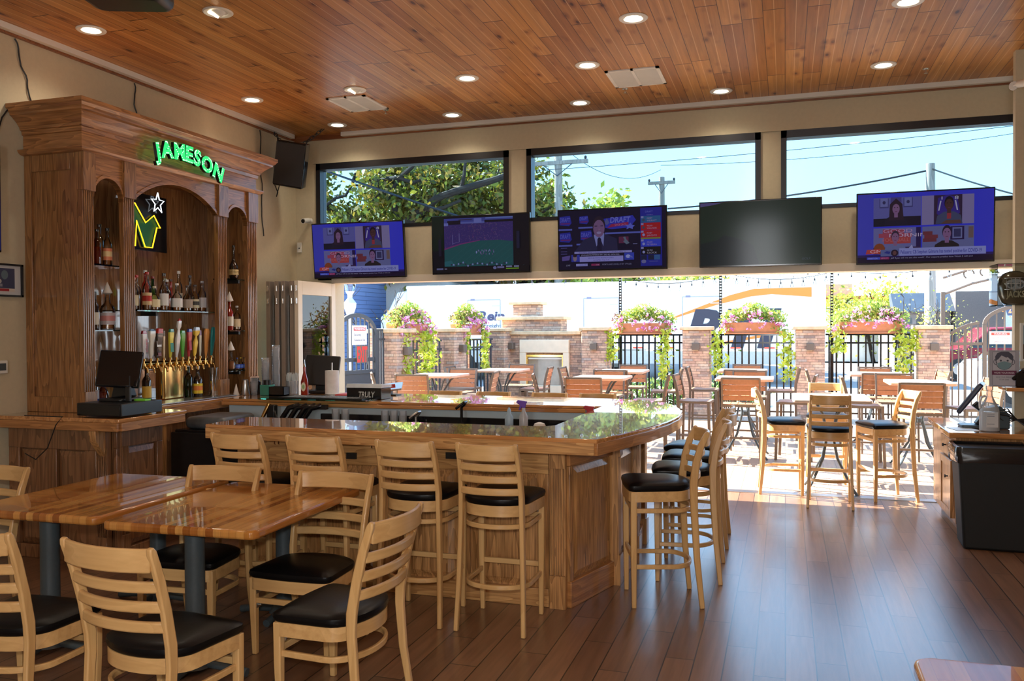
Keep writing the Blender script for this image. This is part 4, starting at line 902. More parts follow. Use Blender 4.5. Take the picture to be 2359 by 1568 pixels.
# ================================================================ WALL TELEVISIONS
def tv(xc, z0, z1, w_, d, pic, tilt=.07, rz=0, y=YB-.035):
    t = thing('television', d, 'television', (xc, y, z0), rz, 'televisions over the opening')
    h = z1-z0; MB().box(-.12, .12, -.09, 0, h*.35, h*.65).build('wall_bracket', M['black'], t)
    c = MB().box(-w_/2, w_/2, -.02, .03, 0, h).build('casing', M['gloss'], t, bevel=.005, loc=(0, -.11, 0), rot=(tilt, 0, 0))
    k = w_/1.16; p = Pic(T=lambda a, b: ((a-.5)*(w_-.024), .018+b*(h-.032))); pic(p)
    o = p.build('screen', M['screen'], c); o.location = (0, -.0205, 0)
    return t
DB = (.035, .04, .62)
def person(p, x, z, s, hair, skin, shirt, long=False):
    p.poly([(x-.085*s, z), (x-.075*s, z+.10*s), (x-.03*s, z+.15*s), (x+.03*s, z+.15*s), (x+.075*s, z+.10*s), (x+.085*s, z)], shirt)
    if long: p.poly([(x-.05*s, z+.08*s), (x-.045*s, z+.30*s), (x, z+.38*s), (x+.045*s, z+.30*s), (x+.055*s, z+.08*s)], hair)
    p.rect(x-.013*s, x+.013*s, z+.12*s, z+.2*s, skin); p.ell(x, z+.255*s, .030*s, .085*s, hair); p.ell(x, z+.235*s, .026*s, .07*s, skin)
    p.rect(x-.014*s, x-.006*s, z+.25*s, z+.26*s, hair); p.rect(x+.006*s, x+.014*s, z+.25*s, z+.26*s, hair); p.rect(x-.008*s, x+.008*s, z+.195*s, z+.203*s, (.12, .03, .08))
def pic_show(p):
    p.rect(0, 1, 0, 1, DB); p.rect(0, .12, .12, 1, (.045, .05, .5)); p.rect(0, 1, 0, .08, (.012, .006, .03)); p.rect(0, 1, .08, .115, (.02, .01, .12))
    p.rect(.12, .475, .525, .94, (.10, .10, .36)); p.rect(.165, .235, .79, .93, (.05, .05, .2)); p.rect(.172, .228, .81, .93, (.14, .15, .42)); p.ell(.2, .87, .012, .025, (.03, .03, .12))
    p.rect(.345, .415, .79, .93, (.05, .05, .2)); p.rect(.352, .408, .81, .93, (.14, .15, .42)); p.ell(.38, .87, .012, .025, (.03, .03, .12)); p.rect(.25, .33, .8, .94, (.06, .05, .22)); p.rect(.12, .22, .525, .64, (.008, .008, .025)); p.rect(.34, .475, .525, .66, (.012, .008, .025))
    person(p, .29, .525, 1.05, (.025, .012, .03), (.20, .10, .24), (.012, .01, .03), True)
    p.rect(.48, .86, .525, .94, (.20, .17, .38)); p.rect(.57, .775, .525, .94, (.03, .015, .05)); p.poly([(.59, .68), (.60, .9), (.67, .94), (.74, .9), (.76, .68), (.7, .6), (.63, .6)], (.035, .02, .24)); p.text('8', .72, .875, .045, (.5, .5, .7)); p.text('1', .625, .875, .045, (.5, .5, .7))
    p.poly([(.60, .72), (.615, .86), (.625, .86), (.61, .72)], (.4, .4, .6)); p.poly([(.745, .72), (.73, .86), (.72, .86), (.735, .72)], (.4, .4, .6))
    person(p, .68, .53, 1.15, (.01, .006, .015), (.06, .025, .03), (.05, .06, .14)); p.rect(.665, .695, .60, .68, (.28, .03, .05)); p.poly([(.62, .535), (.66, .58), (.76, .58), (.77, .535)], (.10, .045, .04))
    p.rect(.12, .475, .12, .50, (.13, .13, .36)); p.rect(.44, .475, .12, .5, (.02, .01, .08)); p.rect(.12, .475, .12, .22, (.04, .02, .08))
    p.rect(.19, .35, .42, .48, (.28, .05, .10)); p.rect(.16, .41, .36, .42, (.32, .05, .10)); p.rect(.2, .4, .27, .36, (.35, .05, .06)); p.text('GOOD', .195, .43, .05, (.45, .25, .45)); p.text('MORNING', .24, .365, .05, (.5, .4, .6)); p.text('FOOTBALL', .19, .30, .05, (.45, .12, .15), .2)
    person(p, .285, .12, 1.0, (.035, .02, .05), (.22, .10, .22), (.13, .14, .33)); p.ell(.165, .2, .042, .08, (.22, .05, .02)); p.poly([(.37, .12), (.385, .2), (.41, .25), (.43, .13)], (.3, .3, .6)); p.rect(.175, .31, .125, .155, (.35, .03, .06)); p.text('BREAKING NEWS', .18, .13, .02, (.5, .3, .5), .12)
    p.rect(.485, .86, .12, .50, (.12, .13, .33)); p.rect(.69, .79, .30, .49, (.02, .01, .07)); p.rect(.705, .775, .32, .475, (.14, .15, .36)); p.rect(.715, .765, .34, .455, (.03, .03, .11)); p.rect(.82, .855, .32, .48, (.14, .09, .10)); p.rect(.49, .56, .38, .43, (.14, .03, .05)); p.rect(.5, .6, .33, .38, (.16, .03, .05)); p.rect(.49, .59, .28, .33, (.14, .03, .05))
    person(p, .665, .12, 1.15, (.02, .01, .03), (.20, .10, .24), (.02, .015, .02)); p.rect(.485, .6, .12, .18, (.09, .09, .22))
    p.poly([(.06, .125), (.07, .19), (.175, .20), (.165, .13)], (.42, .05, .05)); p.text('GMFB', .095, .14, .045, (.7, .4, .5))
    p.rect(.175, .315, .09, .185, (.10, .12, .32)); p.poly([(.2, .14), (.22, .165), (.25, .155), (.24, .12)], (.02, .03, .25)); p.ell(.28, .135, .028, .05, (.02, .01, .03)); p.ell(.28, .135, .014, .03, (.12, .05, .06))
    p.rect(.315, .945, .09, .20, (.24, .26, .62)); p.text('Pelissero: CB Stephon Gilmore has tested positive for COVID-19', .325, .12, .05, (.03, .03, .28), .59, .01)
    p.rect(.07, .17, .045, .08, (.05, .08, .6)); p.text("WHAT'S ON", .08, .052, .02, (.4, .4, .8), .07); p.rect(.17, .24, .045, .08, (.25, .02, .12)); p.text('8PM ET', .18, .052, .02, (.5, .2, .4), .05)
    p.text('Jeff Ryan will we see this week?  Our experts predict how Week 5 will end', .25, .052, .022, (.3, .28, .5), .6)
def pic_game(p):
    r = random.Random(3); p.rect(0, 1, 0, 1, (.006, .005, .012)); p.rect(0, .12, .4, 1, (.006, .014, .010))
    p.rect(.125, .84, .12, .97, (.04, .025, .16))
    for i in range(900):
        x = .125+.71*r.random(); z = .42+.46*r.random(); q = r.random(); c = (.05+.13*q, .04+.10*q*r.random(), .13+.22*q*r.random())
        p.k = 2; p.rect(x, x+.006, z, z+.012, c)
    p.k = 3; p.rect(.125, .84, .88, .97, (.05, .06, .30)); p.rect(.16, .30, .86, .93, (.01, .006, .02)); p.rect(.55, .84, .88, .92, (.008, .006, .016)); p.rect(.30, .55, .87, .9, (.10, .12, .42)); p.rect(.44, .52, .88, .96, (.14, .16, .5)); p.rect(.56, .84, .945, .965, (.12, .18, .5)); p.rect(.125, .17, .84, .89, (.14, .16, .5)); p.rect(.28, .42, .93, .95, (.04, .03, .1))
    p.poly([(.125, .42), (.3, .5), (.5, .56), (.7, .56), (.84, .53), (.84, .11), (.125, .11)], (.012, .085, .10))
    p.poly([(.125, .44), (.3, .52), (.5, .575), (.5, .56), (.3, .5), (.125, .41)], (.16, .03, .16))
    for i in range(11):
        x = .10+.085*i; p.line(max(.13, x), .12+max(0, .13-x)*1.0, min(.83, x+.30), .12+.40*min(1, (.83-x)/.30 if x+.3 > .83 else 1), .002, (.03, .125, .15))
    p.poly([(.125, .2), (.2, .22), (.24, .12), (.125, .12)], (.02, .12, .16))
    for i in range(26):
        x = .42+.17*r.random()+.03*(i % 3); z = .30+.08*r.random(); p.rect(x, x+.005, z, z+.03, ((.25, .28, .6) if i % 2 else (.18, .07, .3)))
    for i in range(24):
        x = .2+.6*i/24; z = .13+.03*r.random()-.02*math.sin(i); p.ell(x, z, .008, .018, (.22, .24, .55) if i % 2 else (.03, .02, .06), 8)
    p.line(.22, .50, .22, .68, .004, (.2, .18, .45)); p.line(.22, .52, .29, .545, .004, (.2, .18, .45)); p.line(.29, .545, .29, .7, .004, (.2, .18, .45))
    p.rect(0, 1, 0, .10, (.006, .005, .010)); p.rect(.045, .115, .055, .085, (.12, .13, .30)); p.rect(.13, .155, .06, .078, (.2, .2, .35)); p.ell(.655, .07, .018, .028, (.15, .17, .4)); p.rect(.68, .75, .06, .095, (.14, .14, .32)); p.rect(.77, .83, .075, .10, (.2, .22, .4)); p.rect(.85, .9, .075, .10, (.2, .22, .4)); p.rect(.77, .9, .045, .06, (.20, .45, .02))
    p.rect(.07, .1, .3, .6, (.012, .010, .03)); p.rect(.88, .91, .4, .7, (.012, .014, .05))
def pic_draft(p):
    p.rect(0, 1, 0, 1, (.008, .006, .03)); B = (.03, .035, .42); LB = (.10, .11, .55)
    for x, z, s in ((.0, .76, 1), (.19, .78, .8), (.0, .48, 1), (.2, .50, 1.0)):
        p.poly([(x+.01, z), (x+.01, z+.14*s), (x+.11*s, z+.155*s), (x+.125*s, z+.03), (x+.1*s, z-.02)], (.02, .025, .34)); p.text('DRAFT', x+.012, z+.05, .07*s, LB, .10*s, .02, .15); p.rect(x+.02, x+.11*s, z+.012, z+.035, (.12, .02, .16))
    for a, c, z in ((.0, .13, .665), (.19, .33, .69), (.0, .13, .395), (.17, .31, .41), (.44, .77, .58)): p.rect(a, c, z, z+.028, (.09, .11, .48))
    p.poly([(.42, .70), (.43, .84), (.70, .88), (.73, .80), (.70, .74), (.69, .68), (.50, .66)], (.025, .03, .42)); p.text('DRAFT', .49, .77, .09, (.14, .16, .62), .19, .025, .12); p.poly([(.43, .77), (.46, .85), (.485, .77), (.46, .73)], (.08, .09, .3))
    p.poly([(.46, .68), (.5, .745), (.66, .77), (.66, .725), (.52, .70)], (.25, .015, .08)); p.text('2020', .53, .715, .03, (.35, .15, .35), .11)
    p.poly([(.68, .76), (.69, .72), (.72, .71), (.70, .68), (.70, .65), (.67, .67), (.64, .65), (.65, .69), (.63, .72), (.665, .725)], (.10, .12, .6))
    p.poly([(.14, .28), (.24, .50), (.33, .56), (.45, .58), (.55, .50), (.56, .28)], (.018, .018, .07)); p.poly([(.335, .58), (.36, .38), (.40, .50), (.425, .38), (.435, .60)], (.20, .22, .55)); p.poly([(.37, .5), (.365, .3), (.41, .3), (.405, .5), (.395, .53), (.38, .53)], (.01, .008, .04))
    p.ell(.385, .72, .060, .17, (.02, .012, .03), 20); p.ell(.385, .68, .053, .145, (.17, .09, .22), 20); p.rect(.345, .37, .715, .73, (.04, .02, .07)); p.rect(.4, .425, .715, .73, (.04, .02, .07)); p.ell(.385, .61, .022, .022, (.25, .2, .42)); p.rect(.365, .405, .635, .642, (.08, .03, .08)); p.poly([(.38, .64), (.385, .7), (.395, .65)], (.22, .12, .26))
    p.rect(.57, .66, .42, .53, (.10, .02, .07)); p.poly([(.61, .52), (.625, .47), (.61, .45), (.64, .40), (.67, .42), (.64, .48), (.63, .53)], (.10, .14, .22)); p.rect(.7, .74, .4, .41, (.15, .15, .35))
    for z in (.30, .26, .36): p.rect(.02, .08, z, z+.015, (.06, .05, .2))
    p.poly([(.03, .15), (.03, .22), (.11, .24), (.10, .16)], (.10, .07, .3))
    p.rect(.15, .69, .265, .30, (.26, .25, .62)); p.text('2020 NHL DRAFT PRESENTED BY EA SPORTS NHL 21', .19, .272, .02, (.04, .03, .2), .44); p.rect(.18, .62, .215, .262, (.01, .008, .03)); p.text('JOHN-JASON PETERKA RW  2ND RD. 34TH PICK', .215, .228, .022, (.35, .34, .6), .36)
    p.rect(.20, .61, .125, .215, (.26, .25, .66)); p.text('2019-20 WITH MUNICH (DEL)', .28, .178, .02, (.04, .04, .25), .24); p.text('42 GMS: 7 G, 4 A', .33, .14, .02, (.04, .04, .25), .15)
    p.rect(.12, .20, .13, .25, (.03, .04, .38)); p.ell(.155, .19, .018, .055, (.22, .16, .22)); p.ell(.155, .235, .02, .025, (.02, .01, .02)); p.rect(.62, .71, .14, .26, (.03, .05, .45)); p.ell(.655, .20, .022, .03, (.3, .33, .7)); p.poly([(.66, .19), (.69, .21), (.70, .17)], (.1, .12, .5))
    p.text('LIVE', .07, .06, .026, (.3, .3, .5), .04, 0, .3); p.rect(.165, .275, .055, .095, (.25, .25, .62)); p.text('DRAFT', .2, .065, .018, (.05, .05, .3)); p.rect(.31, .39, .055, .09, (.22, .02, .10)); p.text('CAR', .355, .062, .02, (.35, .3, .5), .03); p.text('PORTLAND (WHL) 5\'10" 179 LBS', .415, .062, .024, (.22, .22, .42), .27)
    p.rect(.77, .965, .03, .99, (.015, .02, .30)); p.text('DRAFT', .815, .91, .03, (.12, .13, .5), .07, .01, .15); p.text('ROUND 2', .83, .865, .016, (.2, .2, .5), .055)
    for z0, z1, c, a_, b_ in ((.745, .855, (.02, .10, .28), 'OZZY', 'WIESBLATT'), (.62, .742, (.36, .01, .02), 'WILLIAM', 'WALLINDER'), (.50, .617, (.36, .01, .02), 'ROBY', 'JARVENTIE'), (.35, .472, (.03, .05, .55), 'JOHN-JASON', 'PETERKA'), (.215, .347, (.006, .006, .012), 'ON THE', 'CLOCK')):
        p.rect(.775, .955, z0, z1, c); p.text(a_, .83, z0+.06, .026, (.42, .40, .6) if z0 < .3 else (.33, .25, .45), .05); p.text(b_, .83, z0+.02, .026, (.42, .40, .6) if z0 < .3 else (.33, .25, .45), .09); p.rect(.776, .80, z1-.035, z1-.004, (.22, .22, .5)); p.ell(.80, z0+.045, .012, .022, (.05, .06, .12) if z0 > .5 else (.25, .27, .6))
    p.rect(.775, .955, .475, .497, (.22, .22, .02))
    for x in (.775, .84, .895): p.rect(x, x+.052, .13, .21, (.01, .015, .05) if x < .89 else (.03, .10, .3))
    p.ell(.80, .105, .022, .03, (.14, .14, .35)); p.rect(.85, .93, .10, .11, (.10, .10, .35))
def pic_golf(p):
    p.rect(0, 1, 0, 1, (.014, .030, .022)); p.poly([(0, .35), (.14, .40), (.2, .48), (.32, .42), (.45, .30), (.5, 0), (0, 0)], (.010, .018, .022)); p.poly([(0, 1), (0, .94), (.12, .97), (.2, 1)], (.10, .08, .25))
    p.text('GOLF', .85, .06, .035, (.06, .09, .14), .07, 0, .2)
tv(-4.695, 2.285, 2.93, 1.155, 'television showing a four-way video call, at the left end of the row', pic_show, .10, .035)
tv(-3.20, 2.30, 2.95, 1.15, 'television showing a football game in a full stadium, second from the left', pic_game, .04)
tv(-1.735, 2.30, 2.955, 1.16, 'television showing a man in a suit before draft logos, in the middle of the row', pic_draft, .05)
tv(-.245, 2.302, 2.965, 1.175, 'dark green television with glare instead of a picture, fourth from the left', pic_golf, .03)
tv(1.25, 2.29, 2.975, 1.185, 'largest television, with the video call and news strip, at the right end of the row', pic_show, .05, -.02)

# ================================================================ FOLDED GLASS DOORS
M['bronze'] = flat('bronze_door_frame', (.26, .22, .19), .4, .05, 20)
def door_leaf(n, p0, p1, th=.05):
    p0 = Vector((p0[0], p0[1], 0)); p1 = Vector((p1[0], p1[1], 0)); d = (p1-p0); L_ = d.length; a = math.atan2(d.y, d.x); R_ = Matrix.Rotation(a, 3, 'Z')
    def T(b, x0, x1, z0, z1, t_=th): c = p0+R_@Vector(((x0+x1)/2, 0, 0)); b.obox((c.x, c.y, (z0+z1)/2), (x1-x0, t_, z1-z0), R_)
    b = MB(); T(b, 0, .085, .02, 2.23); T(b, L_-.085, L_, .02, 2.23); T(b, .085, L_-.085, .02, .2); T(b, .085, L_-.085, 2.08, 2.23)
    o = struct(b, 'door_%d' % n, M['cream'] if n == 1 else M['bronze'], bevel=.003)
    g = MB(); T(g, .085, L_-.085, .2, 2.08, .008); g.build('door_glass', M['clear'], o)
    h = MB()
    for z in (2.12, 1.98): h.cyl(tuple(p1)[:2]+(z,), tuple(p1)[:2]+(z+.06,), .014, n=12)
    h.build('door_hinge', M['chrome'], o, smooth=True)
    return o
door_leaf(1, (-5.08, 8.98), (-5.10, 8.20)); door_leaf(2, (-5.18, 8.98), (-5.17, 8.22)); door_leaf(3, (-5.27, 8.98), (-5.28, 8.22)); door_leaf(4, (-5.37, 8.98), (-5.36, 8.22)); door_leaf(5, (-5.46, 8.98), (-5.47, 8.22))

# ================================================================ THINGS ON THE FAR COUNTER
zc = 1.071
def cups(x, y, n, lab, grp, r=.036):
    b = MB().lathe([(r*.72, 0), (r*.74, .002), (r, .105), (r*1.04, .108), (r*1.04, .112)], n=16); b.f = b.f[:-1]; b.m = b.m[:-1]; b.c = b.c[:-1]
    t0 = b.build('plastic_cup', M['plastic'], loc=(x, y, zc), smooth=True)
    tag(t0, lab, 'cup', 'cups nested in the '+grp)
    for i in range(1, n): c = t0.copy(); C.objects.link(c); c.location = (x+.002*math.sin(i), y, zc+.024*i)
cups(-4.80, 7.16, 11, 'clear plastic cup in the shorter stack beside the oak cabinet', 'shorter stack')
cups(-4.86, 7.06, 3, 'clear plastic cup in the low stack against the oak cabinet', 'low stack')
cups(-4.735, 7.24, 16, 'clear plastic cup in the tallest stack on the far counter', 'tallest stack')
def simple(name, d, cat, mb, mat, loc, rz=0, group=None, **k):
    o = mb.build(name, mat, loc=loc, rot=(0, 0, rz), **k); return tag(o, d, cat, group)
b = MB().lathe([(.028, 0), (.03, .004), (.003, .11), (.001, .112)], n=14); b.c = [(.7, .66, .62)]*len(b.f); simple('paper_cone', 'white paper cone standing on the counter right of the cabinet', 'paper cone', b, M['print'], (-4.97, 6.93, zc), smooth=True)
simple('shaker_tin', 'matt steel shaker tin beside the white paper cone', 'shaker', MB().lathe([(.044, 0), (.046, .004), (.034, .11), (.028, .145), (.015, .15)], n=18), M['steel'], (-4.93, 7.02, zc), smooth=True)
t = thing('syrup_bottle', 'black squat jar right of the matt shaker tin', 'jar', (-4.88, 7.11, zc)); MB().lathe([(.048, 0), (.05, .005), (.05, .12), (.03, .14)], n=18).build('jar', M['gloss'], t, smooth=True); MB().lathe([(.035, .14), (.035, .16)], n=16).build('lid', M['black'], t, smooth=True)
t = thing('mint_jar', 'green glass jar with black lid on the far counter', 'jar', (-4.70, 7.04, zc)); MB().prism(rrect(-.055, .055, -.05, .05, .012), 0, .10).build('jar', flat('sea_green', (.05, .26, .20), .2), t, bevel=.006); MB().cyl((0, 0, .10), (0, 0, .145), .038, n=16).build('lid', M['black'], t, smooth=True)
t = thing('napkin_caddy', 'black bar caddy in front of the straws', 'caddy', (-4.565, 7.03, zc)); MB().box(-.08, .08, -.05, .05, 0, .012).box(-.08, -.074, -.05, .05, 0, .085).box(.074, .08, -.05, .05, 0, .085).box(-.08, .08, .044, .05, 0, .085).box(-.08, .08, -.05, -.044, 0, .085).build('tray', M['black'], t); MB().box(-.07, -.005, -.04, .04, .012, .07).build('napkins', M['white'], t)
t = thing('straw_holder', 'clear holder stuffed with wrapped white straws', 'straw holder', (-4.54, 7.22, zc)); MB().lathe([(.06, 0), (.06, .13), (.056, .13), (.056, .01)], n=18).build('cup', M['plastic'], t, smooth=True)
b = MB(); r = random.Random(4)
for i in range(60): a = r.random()*6.28; q = .045*math.sqrt(r.random()); b.cyl((q*math.cos(a), q*math.sin(a), .012), (q*1.35*math.cos(a+.2), q*1.35*math.sin(a+.2), .19+.02*r.random()), .003, n=5)
tag(b.build('straws', flat('straw_paper', (.62, .66, .66), .5), t), kind='stuff')
t = thing('bottle', 'red grenadine bottle with oval cream label and pour spout on the far counter', 'bottle', (-4.32, 7.08, zc), 0, 'bottles on the far counter')
MB().lathe([(.032, 0), (.036, .005), (.036, .13), (.026, .17), (.013, .22), (.012, .27)], n=16).build('glass', M['redglass'], t, smooth=True); MB().lathe([(.013, .27), (.006, .30), (.003, .34)], n=10).build('pour_spout', M['chrome'], t, smooth=True)
p = Pic(); p.ell(0, .085, .022, .042, (.75, .72, .55)); p.ell(0, .085, .012, .02, (.3, .5, .2)); p.build('label', M['print'], t, loc=(.008, -.037, 0), rot=(0, 0, .3))
t = thing('register_screen', 'back of the black register screen on the far counter', 'register', (-4.33, 7.42, zc)); MB().box(-.10, .10, -.1, .1, 0, .03).build('base', M['black'], t, bevel=.01); MB().sweep([(0, 0, .03), (0, .02, .2)], (1, 0, 0), .12, .05).build('stand', M['black'], t)
o = MB().box(-.17, .17, -.02, .02, -.15, .15).build('screen', M['black'], t, bevel=.01); o.location = (0, 0, .22); o.rotation_euler = (-.25, .06, .25)
t = thing('paper_towel_holder', 'roll of white paper towel on a steel holder', 'paper towel', (-4.08, 7.17, zc)); MB().cyl((0, 0, 0), (0, 0, .012), .07, n=20).cyl((0, 0, 0), (0, 0, .31), .008, n=10).build('holder', M['steel'], t, smooth=True); MB().lathe([(.065, .014), (.065, .235), (.02, .236), (.02, .02)], n=24).build('towel_roll', flat('paper', (.8, .79, .76), .9), t, smooth=True)
t = thing('drink_rail_glass', 'strip of green-edged plate glass lying along the far counter', 'glass', (-3.98, 6.74, zc)); MB().box(-.53, .55, -.14, .12, 0, .010).build('plate', M['shelfg'], t)
t = thing('bar_mat', 'black rubber bar mat with white lettering on the far counter', 'bar mat', (-3.92, 6.80, zc+.011)); MB().box(-.42, .42, -.14, .14, 0, .008).build('mat', M['black'], t); 
b = MB(); r = random.Random(9)
for i in range(46): x = -.36+.72*(i % 23)/23; y = -.07+.10*(i//23); b.box(x, x+.018, y-.02*r.random()-.01, y+.03, .008, .010)
b.c = [(.35, .38, .42)]*len(b.f); b.build('raised_letters', M['print'], t)
for i, (x, y, z, rz, c, d) in enumerate(((-3.95, 7.10, 0, .15, (.6, .62, .64), 'pale paper menu lying flat behind the bar mat'), (-3.80, 7.12, .005, .05, (.62, .05, .04), 'red edged folded menu lying behind the bar mat'))):
    b = MB().box(-.16, .16, -.11, .11, 0, .006+.014*i); b.c = [c]*6; simple('menu', d, 'menu', b, M['print'], (x, y, zc+z), rz, 'menus on the far counter')
t = thing('binder', 'grey clipboard tilted up with a red and white lettered strip', 'binder', (-3.68, 7.40, zc+.06)); o = MB().box(-.2, .2, -.12, .12, -.008, .008).build('board', M['steel'], t, bevel=.003); o.rotation_euler = (.2, -.1, .35); MB().box(-.18, .2, -.1, .02, -.06, -.052).build('support', M['black'], t); MB().box(-.17, -.15, -.05, 0, -.056, .0).box(.1, .12, -.05, 0, -.056, .0).build('foot', M['black'], t)
p = Pic(); p.rect(-.05, .19, -.018, .018, (.6, .05, .05)); p.text('WELCOME BACK', -.04, -.009, .02, (.8, .6, .55), .21); o = p.build('lettered_strip', M['print'], t); o.location = (0, -.13, 0.01); o.rotation_euler = (.2, -.1, .35)
t = thing('condiment_tray', 'black bar garnish tray with pale lid and white lettering', 'garnish tray', (-3.57, 6.93, zc)); b = MB().box(-.17, .17, -.1, .1, 0, .10); b.build('tray', M['gloss'], t, bevel=.004); MB().prism([(-.11, 0), (.11, 0), (.10, .025), (-.09, .035)], -.175, .175, T=lambda x, y, z: (z, x, y+.102)).build('lid', flat('frosted_lid', (.55, .6, .66), .25, coat=.5), t, bevel=.003)
p = Pic(); p.text('TRULY', -.05, .02, .05, (.6, .6, .58), .16, .02, .15); p.build('lettering', M['print'], t, loc=(0, -.1015, 0))
for nm, x, r_, d in (('a', -4.42, .15, 'soda gun in its black holster under the far counter'), ('b', -4.05, -.3, 'thick bundle of soda gun hoses under the far counter')):
    t = thing('soda_gun', d, 'soda gun', (x, 6.56, .84), 0, 'soda guns'); b = MB()
    if nm == 'a': b.tube([(.06, 0, .20), (.02, -.03, .10), (-.03, -.04, .0)], [.022, .018, .010], 10); b.build('nozzle', M['gold'], t, smooth=True); MB().tube([(.1, 0, .16), (.14, -.02, .08), (.2, -.04, .06), (.3, -.02, -.02), (.38, -.03, -.12)], .011, 8).build('hose', M['black'], t, smooth=True); MB().box(.04, .12, -.02, .04, .06, .19).build('holster', M['black'], t, bevel=.01)
    else:
        for k, dx in enumerate((-.16, -.08, 0, .06)): b.tube([(dx+.14, .02, .19), (dx+.06, -.02, .17), (dx, -.03, .08), (dx-.03+.02*k, -.03, -.06), (dx, -.02, -.2)], .024, 10)
        b.build('hose', M['gloss'], t, smooth=True); MB().box(-.05, .25, 0, .05, .16, .2).build('bracket', M['black'], t)
# glasses and cleaning things on the sink unit
gz = .902
def glassy(x, y, d, h=.12, r=.035, n=1):
    o = MB().lathe([(r*.8, 0), (r*.85, .004), (r, h), (r*.95, h), (r*.78, .012)], n=14).build('drinking_glass', M['plastic'], loc=(x, y, gz), smooth=True); tag(o, d, 'glass', 'glasses on the sink unit')
def upside(x, d): glassy(x, 6.42, d)
for x, d in ((-3.62, 'upturned glass at the left end of the sink unit'), (-3.53, 'second upturned glass from the left on the sink unit'), (-3.16, 'left one of three upturned glasses left of the black tap'), (-3.08, 'middle one of three upturned glasses left of the black tap'), (-3.0, 'right one of three upturned glasses left of the black tap')): upside(x, d)
def spray(x, col, trig, d, h=.17, y=6.42):
    t = thing('spray_bottle', d, 'spray bottle', (x, y, gz)); MB().lathe([(.034, 0), (.036, .006), (.034, h*.6), (.014, h*.85), (.013, h)], n=14).build('bottle', flat('b'+d[:6], col, .3), t, smooth=True)
    MB().prism([(-.012, 0), (.012, 0), (.02, .03), (.03, .05), (-.045, .06), (-.06, .045), (-.05, .035), (-.028, .02), (-.04, -.02), (-.03, -.02), (-.012, .01)], -.009, .009, T=lambda a, b_, c: (a, c, b_+h)).build('trigger', flat('t'+d[:6], trig, .4), t, bevel=.003)
spray(-1.96, (.5, .52, .56), (.18, .08, .50), 'purple-headed spray bottle on the sink unit')
spray(-1.42, (.5, .03, .03), (.45, .02, .03), 'red spray bottle at the right end of the sink unit', .14)
simple('soap_bottle', 'pale blue squeeze bottle left of the purple spray bottle', 'bottle', MB().lathe([(.03, 0), (.034, .006), (.034, .09), (.016, .12), (.014, .15), (.004, .17)], n=14), flat('soap_blue', (.4, .55, .68), .3), (-2.08, 6.42, gz), smooth=True)
simple('bar_towel', 'white folded bar towel on the sink unit', 'towel', MB().lathe([(.05, 0), (.055, .02), (.04, .05), (.01, .06)], n=12), M['white'], (-1.83, 6.42, gz), smooth=True)
simple('red_tray', 'red plastic tray on the sink unit', 'tray', MB().prism(rrect(-.16, .16, -.08, .08, .03), 0, .025), flat('red_plastic', (.5, .02, .03), .4), (-1.60, 6.30, gz), bevel=.005)
simple('green_cup', 'small green cup beside the red tray', 'cup', MB().lathe([(.025, 0), (.032, .08), (.028, .08), (.022, .008)], n=14), flat('green_plastic', (.05, .40, .25), .4), (-1.50, 6.44, gz), smooth=True)
simple('blue_bowl', 'dark blue bowl at the right end of the sink unit', 'bowl', MB().lathe([(.03, 0), (.05, .05), (.045, .05), (.026, .008)], n=14), flat('blue_plastic', (.03, .04, .25), .4), (-1.40, 6.28, gz), smooth=True)
simple('grey_tumbler', 'grey tumbler beside the inner right corner of the bar', 'cup', MB().lathe([(.03, 0), (.036, .16), (.032, .16), (.026, .008)], n=14), flat('grey_plastic', (.25, .26, .29), .4), (-1.46, 6.56, .902), smooth=True)

# ================================================================ RIGHT CABINET AND THINGS ON IT
cb = thing('host_cabinet', 'low oak cabinet with drawer and door at the right edge', 'cabinet', (1.6, 8.1, 0))
wp(MB().box(1.31, 2.6, 7.64, 8.08, .10, .80).box(1.31, 1.82, 8.08, 8.72, .10, .80), 'carcass', M['oak'], cb)
wp(MB().box(1.37, 2.6, 7.70, 8.08, 0, .10).box(1.37, 1.82, 8.08, 8.68, 0, .10), 'plinth', M['oakd'], cb)
wp(MB().prism([(1.25, 7.58), (2.65, 7.58), (2.65, 8.11), (1.825, 8.11), (1.825, 8.80), (1.27, 8.80)], .80, .845), 'worktop', M['top'], cb, bevel=.008)
b = MB().box(1.288, 1.31, 7.70, 8.20, .62, .77); o = wp(b, 'drawer', M['oak'], cb, bevel=.004); MB().lathe([(.006, 0), (.006, .015), (.014, .02), (.012, .03)], n=12).build('knob', M['black'], o, loc=(1.288-0, 7.95, .70), rot=(0, -PI/2, 0), smooth=True)
b = MB().box(1.288, 1.31, 7.70, 8.20, .13, .60); b.box(1.280, 1.289, 7.70, 7.76, .13, .60); b.box(1.280, 1.289, 8.14, 8.20, .13, .60); b.box(1.280, 1.289, 7.76, 8.14, .54, .60); b.box(1.280, 1.289, 7.76, 8.14, .13, .19)
o = wp(b, 'door', M['oak'], cb, bevel=.003); MB().lathe([(.006, 0), (.006, .015), (.014, .02), (.012, .03)], n=12).build('knob', M['black'], o, loc=(1.28, 7.80, .46), rot=(0, -PI/2, 0), smooth=True)
tb = thing('trash_bin', 'tall black rectangular trash bin lined with a black bag', 'trash bin', (1.52, 7.36, 0), -.03)
def tap(z0, z1, w0, w1, d0, d1, b):
    b.add([(-w0, -d0, z0), (w0, -d0, z0), (w0, d0, z0), (-w0, d0, z0), (-w1, -d1, z1), (w1, -d1, z1), (w1, d1, z1), (-w1, d1, z1)], [(0, 3, 2, 1), (4, 5, 6, 7), (0, 1, 5, 4), (1, 2, 6, 5), (2, 3, 7, 6), (3, 0, 4, 7)]); return b
